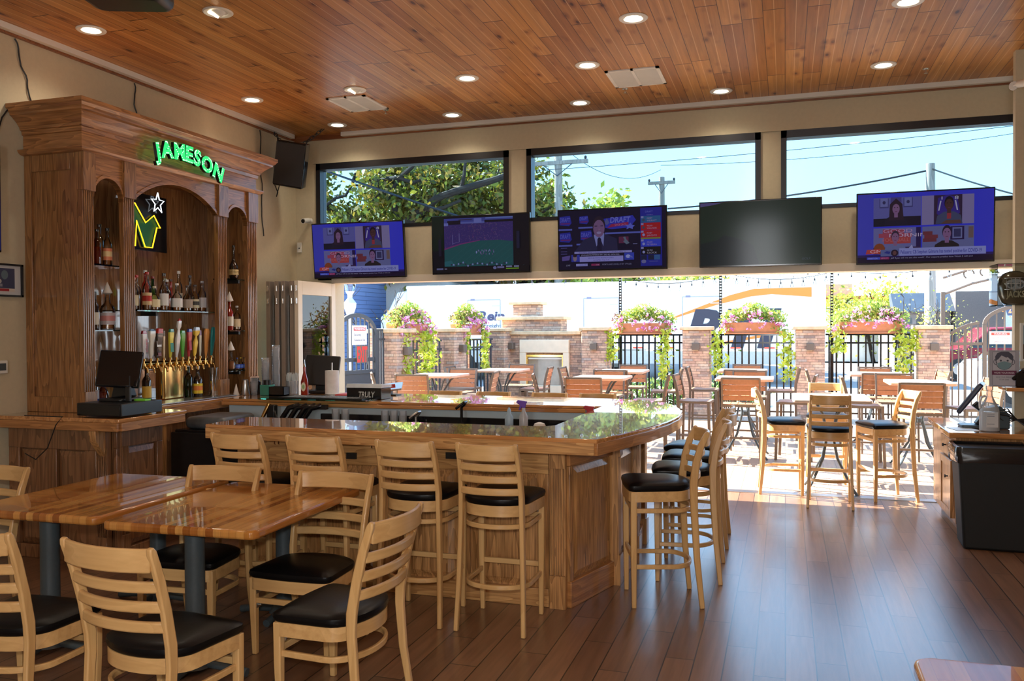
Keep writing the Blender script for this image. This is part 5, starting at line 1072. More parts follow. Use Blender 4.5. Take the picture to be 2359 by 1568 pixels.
tap(0, .76, .225, .27, .15, .19, MB()).build('bin', flat('bin_plastic', (.004, .005, .006), .65, .1, 30, .2), tb, bevel=.02)
b = MB(); Pb = rrect(-.285, .285, -.205, .205, .05, 5); n = len(Pb); r = random.Random(2)
rg = [(1.0, .655, .012), (1.015, .70, .006), (1.02, .755, .003), (1.0, .782, .003), (.93, .775, .006)]
for k_, z, j in rg: b.v += [(x*k_+j*(r.random()-.5)*2, y*k_+j*(r.random()-.5)*2, z+j*(r.random()-.5)*3) for x, y in Pb]
for q in range(len(rg)-1):
    for i in range(n): b.f.append((q*n+i, q*n+(i+1) % n, (q+1)*n+(i+1) % n, (q+1)*n+i)); b.m.append(0); b.c.append(None)
b.build('bin_bag', flat('bag_film', (.012, .012, .014), .18, .1, 12, .8, coat=.6), tb, smooth=True)
t = thing('register_screen', 'tilted touchscreen register on the right cabinet', 'register', (1.50, 8.02, .846)); MB().prism(rrect(-.10, .10, -.1, .1, .03), 0, .025).build('base', M['metal'], t, bevel=.006); MB().sweep([(.04, .0, .02), (.10, 0, .12), (.02, 0, .2)], (0, 1, 0), .10, .06).build('stand', M['black'], t, bevel=.01)
o = MB().box(-.02, .02, -.17, .17, -.15, .15).build('screen', flat('navy_casing', (.02, .025, .06), .3), t, bevel=.012); o.location = (-.01, 0, .25); o.rotation_euler = (0, .62, -.25)
o2 = MB().box(-.024, -.0205, -.155, .155, -.135, .135).build('display', flat('screen_grey', (.30, .36, .36), .15, coat=1), o)
t = thing('jug', 'translucent plastic gallon jug of clear liquid with a white label', 'jug', (1.575, 7.76, .846))
jm = glass('jug_plastic', (.93, .95, .97), 1.45, .15, 1.2, .45)
MB().lathe([(.060, 0), (.068, .006), (.068, .13), (.06, .16), (.035, .205), (.021, .235), (.020, .27), (.025, .272), (.025, .30), (.001, .302)], n=24).build('body', jm, t, smooth=True)
MB().lathe([(.058, .004), (.064, .01), (.064, .13), (.001, .131)], n=20).build('liquid', glass('water', (.93, .95, .96), 1.33, 0, 1, .25), t, smooth=True)
MB().tube([(-.028, -.01, .235), (-.055, -.015, .225), (-.068, -.015, .19), (-.064, -.01, .15)], .009, 8).build('handle', flat('jug_handle', (.62, .66, .70), .3), t, smooth=True)
p = Pic(); p.rect(-.035, .045, .03, .13, (.62, .66, .70)); 
for z in (.115, .105, .1, .05): p.rect(-.03, .02, z, z+.003, (.2, .25, .35))
p.build('label', M['print'], t, loc=(0, -.069, 0), rot=(0, 0, .1)); t.scale = (1.08, 1.08, 1.22)
t = thing('sheet_of_paper', 'white sheet of paper lying on the right cabinet', 'paper', (1.40, 7.84, .846), .2); MB().box(-.09, .09, -.12, .12, 0, .002).build('sheet', M['white'], t)
b = MB()
for i in range(7): b.tube([(0, 0, .15-.01*i), (.06, -.03*math.sin(i), .17-.02*i), (.13, .02*math.cos(i*2), .08), (.2, -.02, .02+.012*i), (.28, .01*i-.03, .012)], .005, 6)
simple('cable_bundle', 'tangle of black cables on the right cabinet', 'cable', b, M['black'], (1.68, 7.92, .846), smooth=True)
t = thing('printer', 'small dark receipt printer behind the jug', 'printer', (1.66, 8.0, .846)); MB().prism([(-.08, 0), (.10, 0), (.10, .12), (.03, .19), (-.07, .17)], -.08, .08, T=lambda x, y, z: (x, z, y)).build('case', flat('dark_teal', (.04, .07, .09), .35), t, bevel=.01)
t = thing('wall_shelf', 'small varnished shelf on the right wall corner', 'shelf', (2.0, 7.95, 1.16)); wp(MB().box(1.71, 2.4, 7.80, 8.11, 1.165, 1.195), 'board', M['top'], t, bevel=.006); wp(MB().box(1.95, 1.98, 7.9, 8.115, 1.05, 1.165), 'bracket', M['black'], t)
t = thing('phone_holder', 'black desk phone and caddy on the small wall shelf', 'phone', (1.87, 7.93, 1.196)); MB().box(-.08, .12, -.06, .06, 0, .12).build('caddy', M['gloss'], t, bevel=.01); o = MB().sweep([(-.1, -.03, .06), (-.02, -.03, .14), (.05, -.03, .17)], (0, 1, 0), .05, .03).build('handset', M['gloss'], t, bevel=.01)
t = thing('mask_sign', 'poster with a masked face reading WEAR YOUR MASK in an acrylic stand', 'sign', (1.71, 7.90, 1.196))
MB().box(-.115, .115, .004, .010, 0, .30).build('acrylic', M['clear'], t)
p = Pic(); W2 = (.46, .47, .54); K2 = (.06, .065, .10); p.rect(-.11, .11, 0, .30, (.36, .37, .44)); p.rect(-.085, .085, .01, .29, K2); p.rect(-.083, .083, .012, .288, W2)
p.ell(-.062, .205, .016, .024, K2); p.ell(-.062, .205, .012, .019, W2); p.ell(.062, .205, .016, .024, K2); p.ell(.062, .205, .012, .019, W2)
p.ell(0, .205, .062, .066, K2, 24); p.ell(0, .205, .057, .062, W2, 24)
p.poly([(-.064, .215), (-.066, .25), (-.05, .278), (-.02, .288), (.03, .288), (.055, .27), (.066, .25), (.064, .215), (.045, .225), (.025, .245), (.015, .24), (-.02, .258), (-.045, .225)], K2)
p.ell(-.025, .215, .008, .008, K2, 12); p.ell(.025, .215, .008, .008, K2, 12)
p.poly([(-.052, .195), (-.02, .205), (0, .21), (.02, .205), (.052, .195), (.045, .165), (.015, .142), (-.015, .142), (-.045, .165)], (.16, .28, .33)); p.line(-.052, .195, -.066, .22, .003, K2); p.line(.052, .195, .066, .22, .003, K2)
p.rect(-.09, .09, .098, .134, (.13, .015, .06)); p.text('WEAR YOUR MASK', 0, .109, .014, (.6, .5, .6), .15, .02, mid=True); p.text('SAVE YOUR FRIENDS', 0, .075, .010, K2, .12, mid=True); p.text('STAY SAFE', 0, .055, .010, K2, .07, mid=True)
p.build('poster', M['print'], t)
t = thing('helmet_case', 'clear acrylic display case at the right wall corner', 'display case', (1.80, 7.95, 1.86)); b = MB()
for q in ((-.16, .30, -.14, -.136, 0, .34), (-.16, -.156, -.136, .16, 0, .34), (-.16, .30, -.136, .16, .336, .34), (-.16, .30, -.136, .16, 0, .006)): b.box(*q)
b.build('acrylic', M['clear'], t)
t = thing('goalie_mask', 'dark painted goalie mask with wire cage and lettering inside the clear case', 'helmet', (1.79, 7.94, 1.868), -.15)
b = MB(); b.lathe([(.06, 0), (.095, .02), (.118, .08), (.125, .15), (.115, .21), (.085, .255), (.04, .275), (.001, .28)], n=24); b.v = [(x, y*.98, z) for x, y, z in b.v]; b.c = [(.045, .035, .02) if (i//24) in (2, 3) else (.08, .06, .035) for i in range(len(b.f))]; b.build('shell', M['gprint'], t, smooth=True)
p = Pic(); p.ell(0, .165, .072, .042, (.30, .32, .34)); p.ell(-.03, .16, .022, .02, (.03, .03, .03)); p.ell(.035, .16, .022, .02, (.03, .03, .03)); p.text('JACKS', 0, .06, .05, (.35, .30, .16), .13, .03, mid=True); p.build('face_painting', M['print'], t, loc=(0, -.122, 0))
b = MB()
for i in range(5): x = -.06+.03*i; b.tube([(x, -.128, .215), (x*1.1, -.145, .17), (x, -.132, .125)], .003, 6)
for z in (.215, .17, .125): b.tube([(-.075, -.10, z), (-.04, -.14, z), (.04, -.14, z), (.075, -.10, z)], .003, 6)
b.build('wire_cage', M['steel'], t, smooth=True)
t = thing('framed_photo', 'light framed photo on the right wall corner under the helmet case', 'picture', (2.0, 8.115, 1.56)); MB().box(-.13, .2, -.02, 0, -.16, .16).build('frame', M['white'], t, bevel=.004); p = Pic(); p.rect(-.11, .18, -.14, .14, (.30, .38, .42)); p.poly([(-.11, -.14), (.18, -.14), (.18, 0), (.05, .04), (-.11, -.02)], (.15, .10, .06)); p.ell(.0, .0, .05, .06, (.35, .12, .04)); p.build('photo', M['print'], t, loc=(0, -.0205, 0))
# ================================================================ PATIO GROUND AND STREET
M['patio'] = planks('sunlit_patio_tile', (1, 0, 0), (0, 1, 0), .1475, .985, [(0, (.36, .22, .14)), (.5, (.44, .28, .18)), (1, (.52, .33, .22))], gap=.0022, gapc=(.12, .08, .06), rough=.45, gs=(2, 34), grain=.2, stag=.37)  # same tile as the indoor floor, sunlit brightness put into paler colours
struct(MB().box(-12, 9, YB+.02, 17.2, -.1, -.002), 'patio_floor', M['patio'])
struct(MB().box(-60, 60, 17.2, 70, -.25, -.06), 'street_ground', flat('asphalt', (.20, .20, .20), .9, .1, 8, .3))
struct(MB().box(-40, 40, 17.2, 19.5, -.06, -.02), 'sidewalk', flat('concrete', (.42, .40, .37), .9, .08, 6, .2))
# ---------------------------------------------------------------- patio furniture
def patio_chair(label):
    t = thing('patio_stool_chair', label, 'chair', (0, 0, 0), 0, 'bar-height patio chairs'); sh = .745; th = 1.08; w_ = .225
    pb = [(-.215, 0), (-.205, .35), (-.195, .74), (-.205, .85), (-.24, 1.0), (-.265, th)]
    for s in (-1, 1):
        MB().sweep([(s*w_, y, z) for y, z in pb], (1, 0, 0), .022, .034).build('rear_leg', M['alu'], t)
        MB().sweep([(s*(w_+.005), .215, 0), (s*w_, .20, .4), (s*w_, .19, sh-.01)], (1, 0, 0), .022, .034).build('leg', M['alu'], t)
    b = MB()
    for z, y in ((.28, .205),): b.box(-w_, w_, y-.01, y+.01, z-.012, z+.012)
    for s in (-1, 1): b.sweep([(s*w_, -.205, .30), (s*w_, .2, .30)], (0, 0, 1), .02, .016)
    b.sweep([(-w_, .20, sh-.02), (w_, .20, sh-.02)], (0, 0, 1), .03, .02); b.sweep([(-w_, -.195, sh-.02), (w_, -.195, sh-.02)], (0, 0, 1), .03, .02)
    for s in (-1, 1): b.sweep([(s*w_, -.2, sh-.02), (s*w_, .2, sh-.02)], (0, 0, 1), .03, .02)
    b.sweep([(-w_, -.262, th-.012), (w_, -.262, th-.012)], (0, 0, 1), .024, .02)
    b.build('frame', M['alu'], t)
    for i in range(4):
        y0 = -.20+.0; z = .825+.066*i
        yy = -.208-(max(0, z-.85))*.26
        MB().sweep([(-w_+.012, yy, z), (-w_/2, yy-.012, z), (w_/2, yy-.012, z), (w_-.012, yy, z)], (0, 0, 1), .060, .012).build('back_slat', M['slat'], t)
    for i in range(5):
        x = -.176+.088*i; MB().sweep([(x, -.19, sh-.004), (x, 0, sh-.014), (x, .12, sh-.006), (x, .20, sh-.012)], (1, 0, 0), .080, .012).build('seat_slat', M['slat'], t)
    return t
pc0 = patio_chair('x')
def patio_table(label):
    t = thing('patio_table', label, 'table', (0, 0, 0), 0, 'patio tables')
    MB().prism(rrect(-.36, .36, -.36, .36, .03, 4), 1.005, 1.04).build('tabletop', M['tabletop'], t, bevel=.008)
    for k in range(4):
        a = PI/4+k*PI/2; c, s = math.cos(a), math.sin(a)
        MB().tube([(.40*c, .40*s, .012), (.30*c, .30*s, .09), (.14*c, .14*s, .30), (.05*c, .05*s, .58), (.08*c, .08*s, .78), (.20*c, .20*s, .95), (.27*c, .27*s, 1.0)], .014, 8).build('leg', M['metal'], t, smooth=True)
    MB().cyl((0, 0, .55), (0, 0, .60), .06, n=12).build('hub', M['metal'], t)
    return t
pt0 = patio_table('x')
TB = [(-4.75, 11.35, 'patio table in front of the leftmost planter, with two thin curved legs showing'), (-4.30, 12.95, 'patio table just left of the fireplace opening'), (-2.35, 11.30, 'patio table in front of the fireplace, right of the nearest slatted chair back'), (-2.38, 13.05, 'patio table beside the pillar right of the fireplace'),
      (-.50, 11.55, 'patio table between the first and second right-hand stone pillars, behind the broad chair back'), (-.62, 13.6, 'farther patio table between the first and second right-hand pillars'), (1.52, 11.2, 'patio table in front of the rightmost planter, behind the broad chair back'), (1.2, 13.0, 'farther patio table under the rightmost planter')]
for x, y, d in TB:
    if 'pt' not in first: first['pt'] = 1; pt0.location = (x, y, 0); pt0['label'] = d
    else: dup(pt0, (x, y, 0), 0, d)
H_ = PI/2
CH = [(-5.33, 11.0, -H_+.5, 'facing right, leftmost on the patio'), (-4.85, 10.85, .12, 'with its back to the bar, second from the left'), (-4.20, 11.55, H_+.15, 'facing left at the leftmost table'), (-4.75, 12.1, PI, 'behind the leftmost table facing the bar'),
 (-4.95, 12.95, -H_, 'facing right, left of the fireplace'), (-4.30, 13.75, PI, 'far one facing the bar, directly left of the fireplace surround'), (-3.80, 13.05, H_+.1, 'facing left in front of the left side of the fireplace'),
 (-2.98, 11.1, -H_+.25, 'facing right in front of the fireplace opening'), (-2.42, 10.68, .06, 'with its back to the bar, large, right of the fireplace opening'), (-1.72, 11.35, H_+.1, 'facing left at the table in front of the fireplace'), (-2.45, 12.05, PI, 'facing the bar in front of the pillar right of the fireplace'),
 (-3.10, 13.1, -H_, 'facing right at the pillar right of the fireplace'), (-2.42, 12.6, .0, 'with its back to the bar, between the two tables'), (-1.75, 13.1, H_+.15, 'facing left in front of the left fence panel, in profile'), (-2.4, 13.85, PI, 'far one under the left fence planter'),
 (-1.12, 11.45, -H_-.05, 'facing right, in profile against the first stone pillar'), (-.52, 11.05, 0, 'with its back to the room, large, between the first two pillars'), (.12, 11.6, H_-.1, 'facing left beside the second pillar, its slats sunlit'), (-.48, 12.3, PI, 'facing the room behind the broad chair back, left group'),
 (-1.2, 13.6, -H_, 'farther one facing right beside the first pillar'), (-.62, 13.05, 0, 'farther one with its back to the room, left group'), (-.05, 13.6, H_, 'farther one facing left beside the second pillar'), (-.60, 14.4, PI, 'farthest one facing the room, left group'),
 (.92, 11.3, -H_, 'facing right, in profile in the middle of the right fence panel'), (1.42, 10.5, 0, 'with its back to the room, large, in front of the third pillar'), (2.10, 11.2, H_+.3, 'facing left, its back sunlit white, before the right gate'), (1.36, 11.9, PI, 'facing the room behind the broad chair back, right group'),
 (.55, 13.0, -H_, 'farther one facing right beside the second pillar, right side'), (1.2, 12.45, 0, 'farther one with its back to the room, right group'), (1.85, 13.1, H_+.2, 'farther one facing left before the third pillar, sunlit'), (1.3, 13.8, PI, 'farthest one facing the room, right group')]
for x, y, r_, d in CH:
    d = 'slatted patio chair '+d
    if 'pc' not in first: first['pc'] = 1; pc0.location = (x, y, 0); pc0.rotation_euler = (0, 0, r_); pc0['label'] = d
    else: dup(pc0, (x, y, 0), r_, d)
t = thing('high_table', 'white-lit square high table in the open doorway', 'table', (.44, 9.40, 0))
MB().prism(rrect(-.37, .37, -.50, .36, .03, 4), .945, .98).build('tabletop', flat('pale_tabletop', (.70, .55, .46), .3, coat=.6), t, bevel=.01)
for k in range(4):
    a = PI/4+k*PI/2; c, s = math.cos(a), math.sin(a)
    MB().tube([(.34*c, .34*s, .012), (.26*c, .26*s, .10), (.10*c, .10*s, .34), (.04*c, .04*s, .58), (.10*c, .10*s, .80), (.22*c, .22*s, .945)], .014, 8).build('leg', M['metal'], t, smooth=True)

# ================================================================ STONE PILLARS, FENCE, FIREPLACE
def pillar(x, y, rz, h, d, wd=.50, sconce=True, sx=.0):
    t = thing('stone_pillar', d, 'pillar', (x, y, 0), rz, 'stone veneer pillars')
    a = wd/2; b = MB(); r = random.Random(int(x*10)+50)
    b.box(-a, a, -a, a, -.05, h-.07); b.build('shaft', M['stone'], t, bevel=.01)
    MB().box(-a-.05, a+.05, -a-.05, a+.05, h-.07, h).build('cap', M['stonecap'], t, bevel=.014)
    if sconce:
        s = MB().box(-.065+sx, .065+sx, -a-.10, -a, 1.27, 1.40); s.build('wall_sconce', M['alu'], t, bevel=.006)
    return t
YP = 16.6
pillar(-3.55, YP, 0, 1.71, 'stone pillar with square sconce at the right end of the fireplace wall')
pillar(-1.60, YP, 0, 1.71, 'stone pillar between the left and middle flower planters'); pillar(.43, YP, 0, 1.71, 'stone pillar between the middle and right flower planters'); pillar(2.46, YP, 0, 1.71, 'stone pillar beside the right arched gate')
LF = [((-6.10, 12.7), 'nearest stone pillar on the left, beside the arched EXIT gate'), ((-5.83, 14.5), 'second stone pillar on the left, between the two leafy planters'), ((-5.55, 16.5), 'stone pillar at the left end of the fireplace wall')]
for (x, y), d in LF: pillar(x, y, -.142+PI/2, 1.70, d, .46)
def fence(p0, p1, d, h=1.57, n=12, mat='gloss', lab=None):
    p0 = Vector((p0[0], p0[1], 0)); p1 = Vector((p1[0], p1[1], 0)); L_ = (p1-p0).length; a = math.atan2((p1-p0).y, (p1-p0).x)
    t = thing('metal_fence', d, 'fence', p0, a, 'metal picket fence panels')
    b = MB()
    for z in (h-.02, h-.17, .12): b.box(0, L_, -.014, .014, z-.016, z+.016)
    b.build('rail', M[mat], t)
    pk = MB().box(-.014, .014, -.012, .012, .04, h-.03).build('picket', M[mat], t, loc=(L_*.5/n, 0, 0))
    for i in range(1, n): c = pk.copy(); C.objects.link(c); c.parent = t; c.location = (L_*(i+.5)/n, 0, 0)
    return t
fence((-3.28, YP), (-1.87, YP), 'black picket fence panel under the left planter'); fence((-1.33, YP), (.16, YP), 'black picket fence panel under the middle planter'); fence((.70, YP), (2.19, YP), 'black picket fence panel under the right planter')
M['slate'] = flat('grey_powder_coat', (.045, .052, .062), .5, .05, 20)
fence((-6.06, 12.98), (-5.88, 14.22), 'grey picket fence behind the trailing leaves of the nearest left planter', 1.5, 10, 'slate'); fence((-5.79, 14.78), (-5.60, 16.22), 'grey picket fence left of the fireplace wall', 1.5, 10, 'slate')
wl = thing('low_stone_wall', 'low stone wall behind the second left planter', 'wall', (-6.55, 15.0, 0), 1.43); MB().box(-1.6, 1.6, -.12, .12, 0, 1.62).build('wall', M['stone'], wl); MB().box(-1.65, 1.65, -.17, .17, 1.62, 1.69).build('coping', M['stonecap'], wl, bevel=.01)
fp = thing('fireplace', 'outdoor stone fireplace with stepped chimney and pale surround', 'fireplace', (-4.50, 16.8, 0))
MB().box(-.95, .69, -.25, .35, 0, 1.62).build('breast', M['stone'], fp, bevel=.01)
MB().box(-.98, .66, -.32, .40, 1.56, 1.635).build('mantel', M['stonecap'], fp, bevel=.016)
MB().box(-1.02, .22, -.20, .32, 1.635, 1.86).build('chimney_step', M['stone'], fp, bevel=.01); MB().box(-1.13, .30, -.28, .38, 1.86, 1.93).build('step_coping', M['stonecap'], fp, bevel=.014)
MB().box(-.80, -.28, -.15, .28, 1.93, 2.17).build('chimney', M['stone'], fp, bevel=.01); MB().box(-.88, -.20, -.21, .34, 2.17, 2.235).build('chimney_cap', M['stonecap'], fp, bevel=.014)
b = MB()
for q in ((-.60, .42, 1.20, 1.46), (-.60, -.47, .40, 1.20), (.30, .42, .40, 1.20), (-.60, .42, .40, .55)): b.box(q[0], q[1], -.36, -.25, q[2], q[3])
b.build('surround', flat('limestone', (.78, .62, .44), .6, .04, 8), fp, bevel=.008)
b = MB()
for q in ((-.47, .30, 1.12, 1.16), (-.47, -.44, .55, 1.12), (.27, .30, .55, 1.12)): b.box(q[0], q[1], -.33, -.25, q[2], q[3])
b.build('metal_frame', M['gold'], fp)
MB().box(-.44, .27, -.27, -.255, .55, 1.12).build('fireplace_glass', flat('brown_reflection_glass', (.26, .19, .13), .12, .3, 3, coat=.5), fp)  # brown reflection put into the colour of the glass
MB().box(-.43, .26, -.30, -.27, 1.07, 1.10).build('louvre', M['white'], fp)

# ================================================================ GATES
def gate(x, y, rz, wd, hs, hc, d, n, mat='alu', solid=0, cat='gate'):
    """arched gate: width wd, arch from hs at the sides to hc in the middle"""
    t = thing('arched_gate', d, cat, (x, y, 0), rz, 'arched metal gates'); b = MB(); a = wd/2
    b.box(-a-.03, -a+.03, -.03, .03, 0, hs); b.box(a-.03, a+.03, -.03, .03, 0, hs)
    b.sweep([(a*math.cos(PI-PI*i/20), 0, hs+(hc-hs)*math.sin(PI*i/20)) for i in range(21)], (0, 1, 0), .05, .06)
    for z in (.12, 1.22) if not solid else (.12, solid, 1.22): b.box(-a, a, -.02, .02, z-.03, z+.03)
    b.build('frame', M[mat], t)
    if solid: MB().box(-a, a, -.006, .006, .12, solid).build('kick_panel', M[mat], t)
    for i in range(n):
        x_ = -a+wd*(i+.5)/n; zt = hs+(hc-hs)*math.sqrt(max(0, 1-(x_/a)**2)); MB().box(x_-.010, x_+.010, -.010, .010, solid or .1, zt-.01).build('bar', M[mat], t)
    return t
g = gate(-6.32, 11.86, -.28+PI/2, .84, 1.61, 1.91, 'dark grey arched gate with warning and red EXIT signs, beside the folded doors', 9, 'slate', 1.03)
t = thing('warning_sign', 'white warning sign about security cameras on the left gate', 'sign', (-6.30, 11.88, 1.45), -.28+PI/2); MB().box(-.16, .16, -.034, -.030, 0, .30).build('plate', M['white'], t)
p = Pic(); p.rect(-.13, .13, .22, .27, (.55, .05, .05)); p.text('WARNING', 0, .23, .035, (.85, .8, .8), .24, .02, mid=True); p.text('Security', -.12, .14, .035, (.05, .06, .15), .15); p.text('Cameras in Use', -.12, .06, .035, (.05, .06, .15), .24); p.build('print', M['print'], t, loc=(0, -.035, 0))
t = thing('exit_sign', 'red EXIT letters hanging on the left gate below the warning sign', 'sign', (-6.28, 11.92, 1.17), -.28+PI/2); MB().box(-.12, .12, -.036, -.032, 0, .27).build('plate', M['alu'], t); p = Pic(); p.text('EXIT', 0, .02, .23, (.75, .03, .02), .22, .03, mid=True); p.build('letters', M['print'], t, loc=(0, -.037, 0))
fence((-6.19, 12.30), (-6.14, 12.46), 'grey picket fence panel between the left gate and the first stone pillar', 1.70, 3, 'slate')
gate(3.95, 16.5, 0, 1.36, 1.72, 2.04, 'right arched bronze gate carrying a small warning sign', 11)
t = thing('warning_sign', 'small white and red warning sign on the right gate', 'sign', (3.50, 16.44, 1.38)); MB().box(-.17, .17, -.006, 0, 0, .22).build('plate', M['white'], t); p = Pic(); p.rect(-.14, .14, .15, .20, (.6, .08, .05)); p.text('WARNING', 0, .16, .03, (.9, .8, .8), .2, mid=True); p.text('Security Cameras', 0, .1, .02, (.3, .1, .1), .24, mid=True); p.text('CAMERAS IN USE', 0, .03, .02, (.3, .1, .1), .24, mid=True); p.build('print', M['print'], t, loc=(0, -.0065, 0))
t = thing('curved_fence', 'bronze fence section rising in a curve to the right gate', 'fence', (2.74, 16.5, 0)); b = MB(); 
b.sweep([(0, 0, 1.56), (.12, 0, 1.64), (.28, 0, 1.71), (.45, 0, 1.75)], (0, 1, 0), .04, .05); b.box(0, .5, -.02, .02, 1.36, 1.41); b.box(0, .5, -.02, .02, .1, .14); b.build('rail', M['alu'], t)
for i in range(5): MB().box(.03+.1*i-.010-.012*(i == 2), .03+.1*i+.010+.012*(i == 2), -.010, .010, 0, 1.58+.036*i).build('bar', M['alu'], t)
t = thing('entrance_arch', 'wrought metal arch on a post behind the right gate', 'arch', (2.89, 18.2, 0)); b = MB().box(-.035, .035, -.035, .035, 0, 2.35); b.tube([(0, 0, 2.30), (.5, 0, 2.50), (1.0, 0, 2.62), (1.6, 0, 2.66)], .025, 8); b.tube([(0, 0, 2.62), (.5, 0, 2.78), (1.0, 0, 2.88), (1.6, 0, 2.92)], .025, 8)
for i in range(4): b.tube([(.45+.28*i+.09*math.cos(q), 0, 2.68+.04*i+.09*math.sin(q)) for q in [k*.6 for k in range(8)]], .015, 6)
b.build('ironwork', M['alu'], t, smooth=True)

# ================================================================ LEAVES
def leaves(b, fn, n, size, pal, r, flat_=.0):
    for i in range(n):
        c = Vector(fn()); s = size*(.6+.8*r.random()); a = Vector((r.gauss(0, 1), r.gauss(0, 1), r.gauss(0, 1))).normalized(); u = a.orthogonal().normalized(); v = a.cross(u)
        k = r.random()*6.28; u, v = u*math.cos(k)+v*math.sin(k), v*math.cos(k)-u*math.sin(k)
        col = pal[int(r.random()*len(pal))]; j = .8+.4*r.random(); col = tuple(min(1, q*j) for q in col)
        b.add([c-u*s, c-u*.1*s+v*.55*s, c+u*s, c-u*.1*s-v*.55*s], [(0, 1, 2, 3)], 0, col)
def ellfn(r, cx, cy_, cz, rx, ry, rz_):
    def f():
        while True:
            x, y, z = r.uniform(-1, 1), r.uniform(-1, 1), r.uniform(-1, 1)
            if x*x+y*y+z*z < 1: return (cx+x*rx, cy_+y*ry, cz+z*rz_)
    return f
GRN = [(.22, .36, .05), (.36, .46, .07), (.50, .52, .10), (.16, .28, .05), (.42, .34, .12)]
LIME = [(.50, .62, .05), (.62, .70, .10), (.42, .52, .04), (.66, .66, .14)]
PINK = [(.75, .28, .55), (.85, .45, .68), (.70, .15, .42), (.85, .60, .72)]
def planter(x, y, rz, L_, d, seed, trails, dark=0, box=True):
    r = random.Random(seed); t = thing('flower_planter', d, 'planter', (x, y, 0), rz, 'flower planters on the patio fence')
    MB().add and None
    b = MB(); h0, h1 = 1.585, 1.78; a = L_/2
    b.add([(-a, -.11, h0), (a, -.11, h0), (a, .11, h0), (-a, .11, h0), (-a-.03, -.14, h1), (a+.03, -.14, h1), (a+.03, .14, h1), (-a-.03, .14, h1)], [(0, 3, 2, 1), (4, 5, 6, 7), (0, 1, 5, 4), (1, 2, 6, 5), (2, 3, 7, 6), (3, 0, 4, 7)])
    b.box(-a-.04, a+.04, -.15, .15, h0-.02, h0+.005); b.build('trough', M['terracotta'], t, bevel=.008)
    b = MB()
    for i in range(9): q = -a+L_*i/8; leaves(b, ellfn(r, q, 0, 1.86+.10*math.sin(PI*i/8), .16, .20, .14), 130, .028, GRN if i not in dark_ids else [(.10, .04, .05), (.16, .07, .06), (.2, .16, .05)], r)
    leaves(b, ellfn(r, 0, 0, 2.02, .24, .17, .15), 380, .026, GRN[:3], r)
    leaves(b, ellfn(r, -a*.5, -.03, 1.93, .26, .17, .13), 260, .026, GRN, r); leaves(b, ellfn(r, a*.5, -.03, 1.93, .26, .17, .13), 260, .026, GRN, r)
    leaves(b, ellfn(r, -a, -.12, 1.72, .14, .12, .14), 90, .03, GRN, r); leaves(b, ellfn(r, a, -.12, 1.72, .16, .12, .16), 110, .03, GRN, r)
    tag(b.build('foliage', M['leaf'], t), kind='stuff')
    b = MB()
    for i in range(44):
        cx_, cz_ = r.uniform(-a-.16, a+.16), r.uniform(1.64, 2.06); cz_ = min(cz_, 2.08-.28*(cx_/a)**2); cy_ = -.16-.10*r.random()
        leaves(b, ellfn(r, cx_, cy_, cz_, .045, .03, .035), 9, .024, PINK, r)
    tag(b.build('flowers', M['leaf'], t), kind='stuff')
    for tx, ln, wd in trails:
        b = MB(); b.tube([(tx, -.15, 1.66), (tx+.03, -.19, 1.5), (tx-.01, -.2, 1.58-ln)], .006, 5); b.c = [(.3, .4, .08)]*len(b.f)
        leaves(b, lambda: (tx+r.gauss(0, wd), -.17-.08*r.random(), 1.66-ln*r.random()**.85), int(130*ln/.5), .045, LIME, r); b.build('trailing_vine', M['leaf'], t)
dark_ids = (0,)
planter(-2.60, YP-.02, 0, .95, 'left orange flower trough on the black fence, vines at both ends', 11, [(-.62, .62, .06), (.42, .95, .07)])
dark_ids = ()
planter(-.58, YP-.02, 0, .95, 'middle orange flower trough on the black fence, bright green tuft in its centre', 12, [(-.62, .85, .07), (.62, .95, .08)])
dark_ids = (6, 7)
planter(1.45, YP-.02, 0, 1.0, 'right orange flower trough on the black fence, purple foliage to the right', 13, [(-.55, .45, .07), (.52, .95, .10), (.72, .4, .06)])
dark_ids = (1,)
planter(-6.03, 13.12, -.142+PI/2, .85, 'nearest leafy planter on the left fence, pouring over pale lime leaves', 14, [(-.35, .75, .09), (.2, 1.0, .12), (.45, .6, .08)])
planter(-5.74, 15.15, -.142+PI/2, .75, 'second planter on the left fence, with pink blooms beside the fireplace', 15, [(-.4, .45, .06), (.35, .8, .07)])

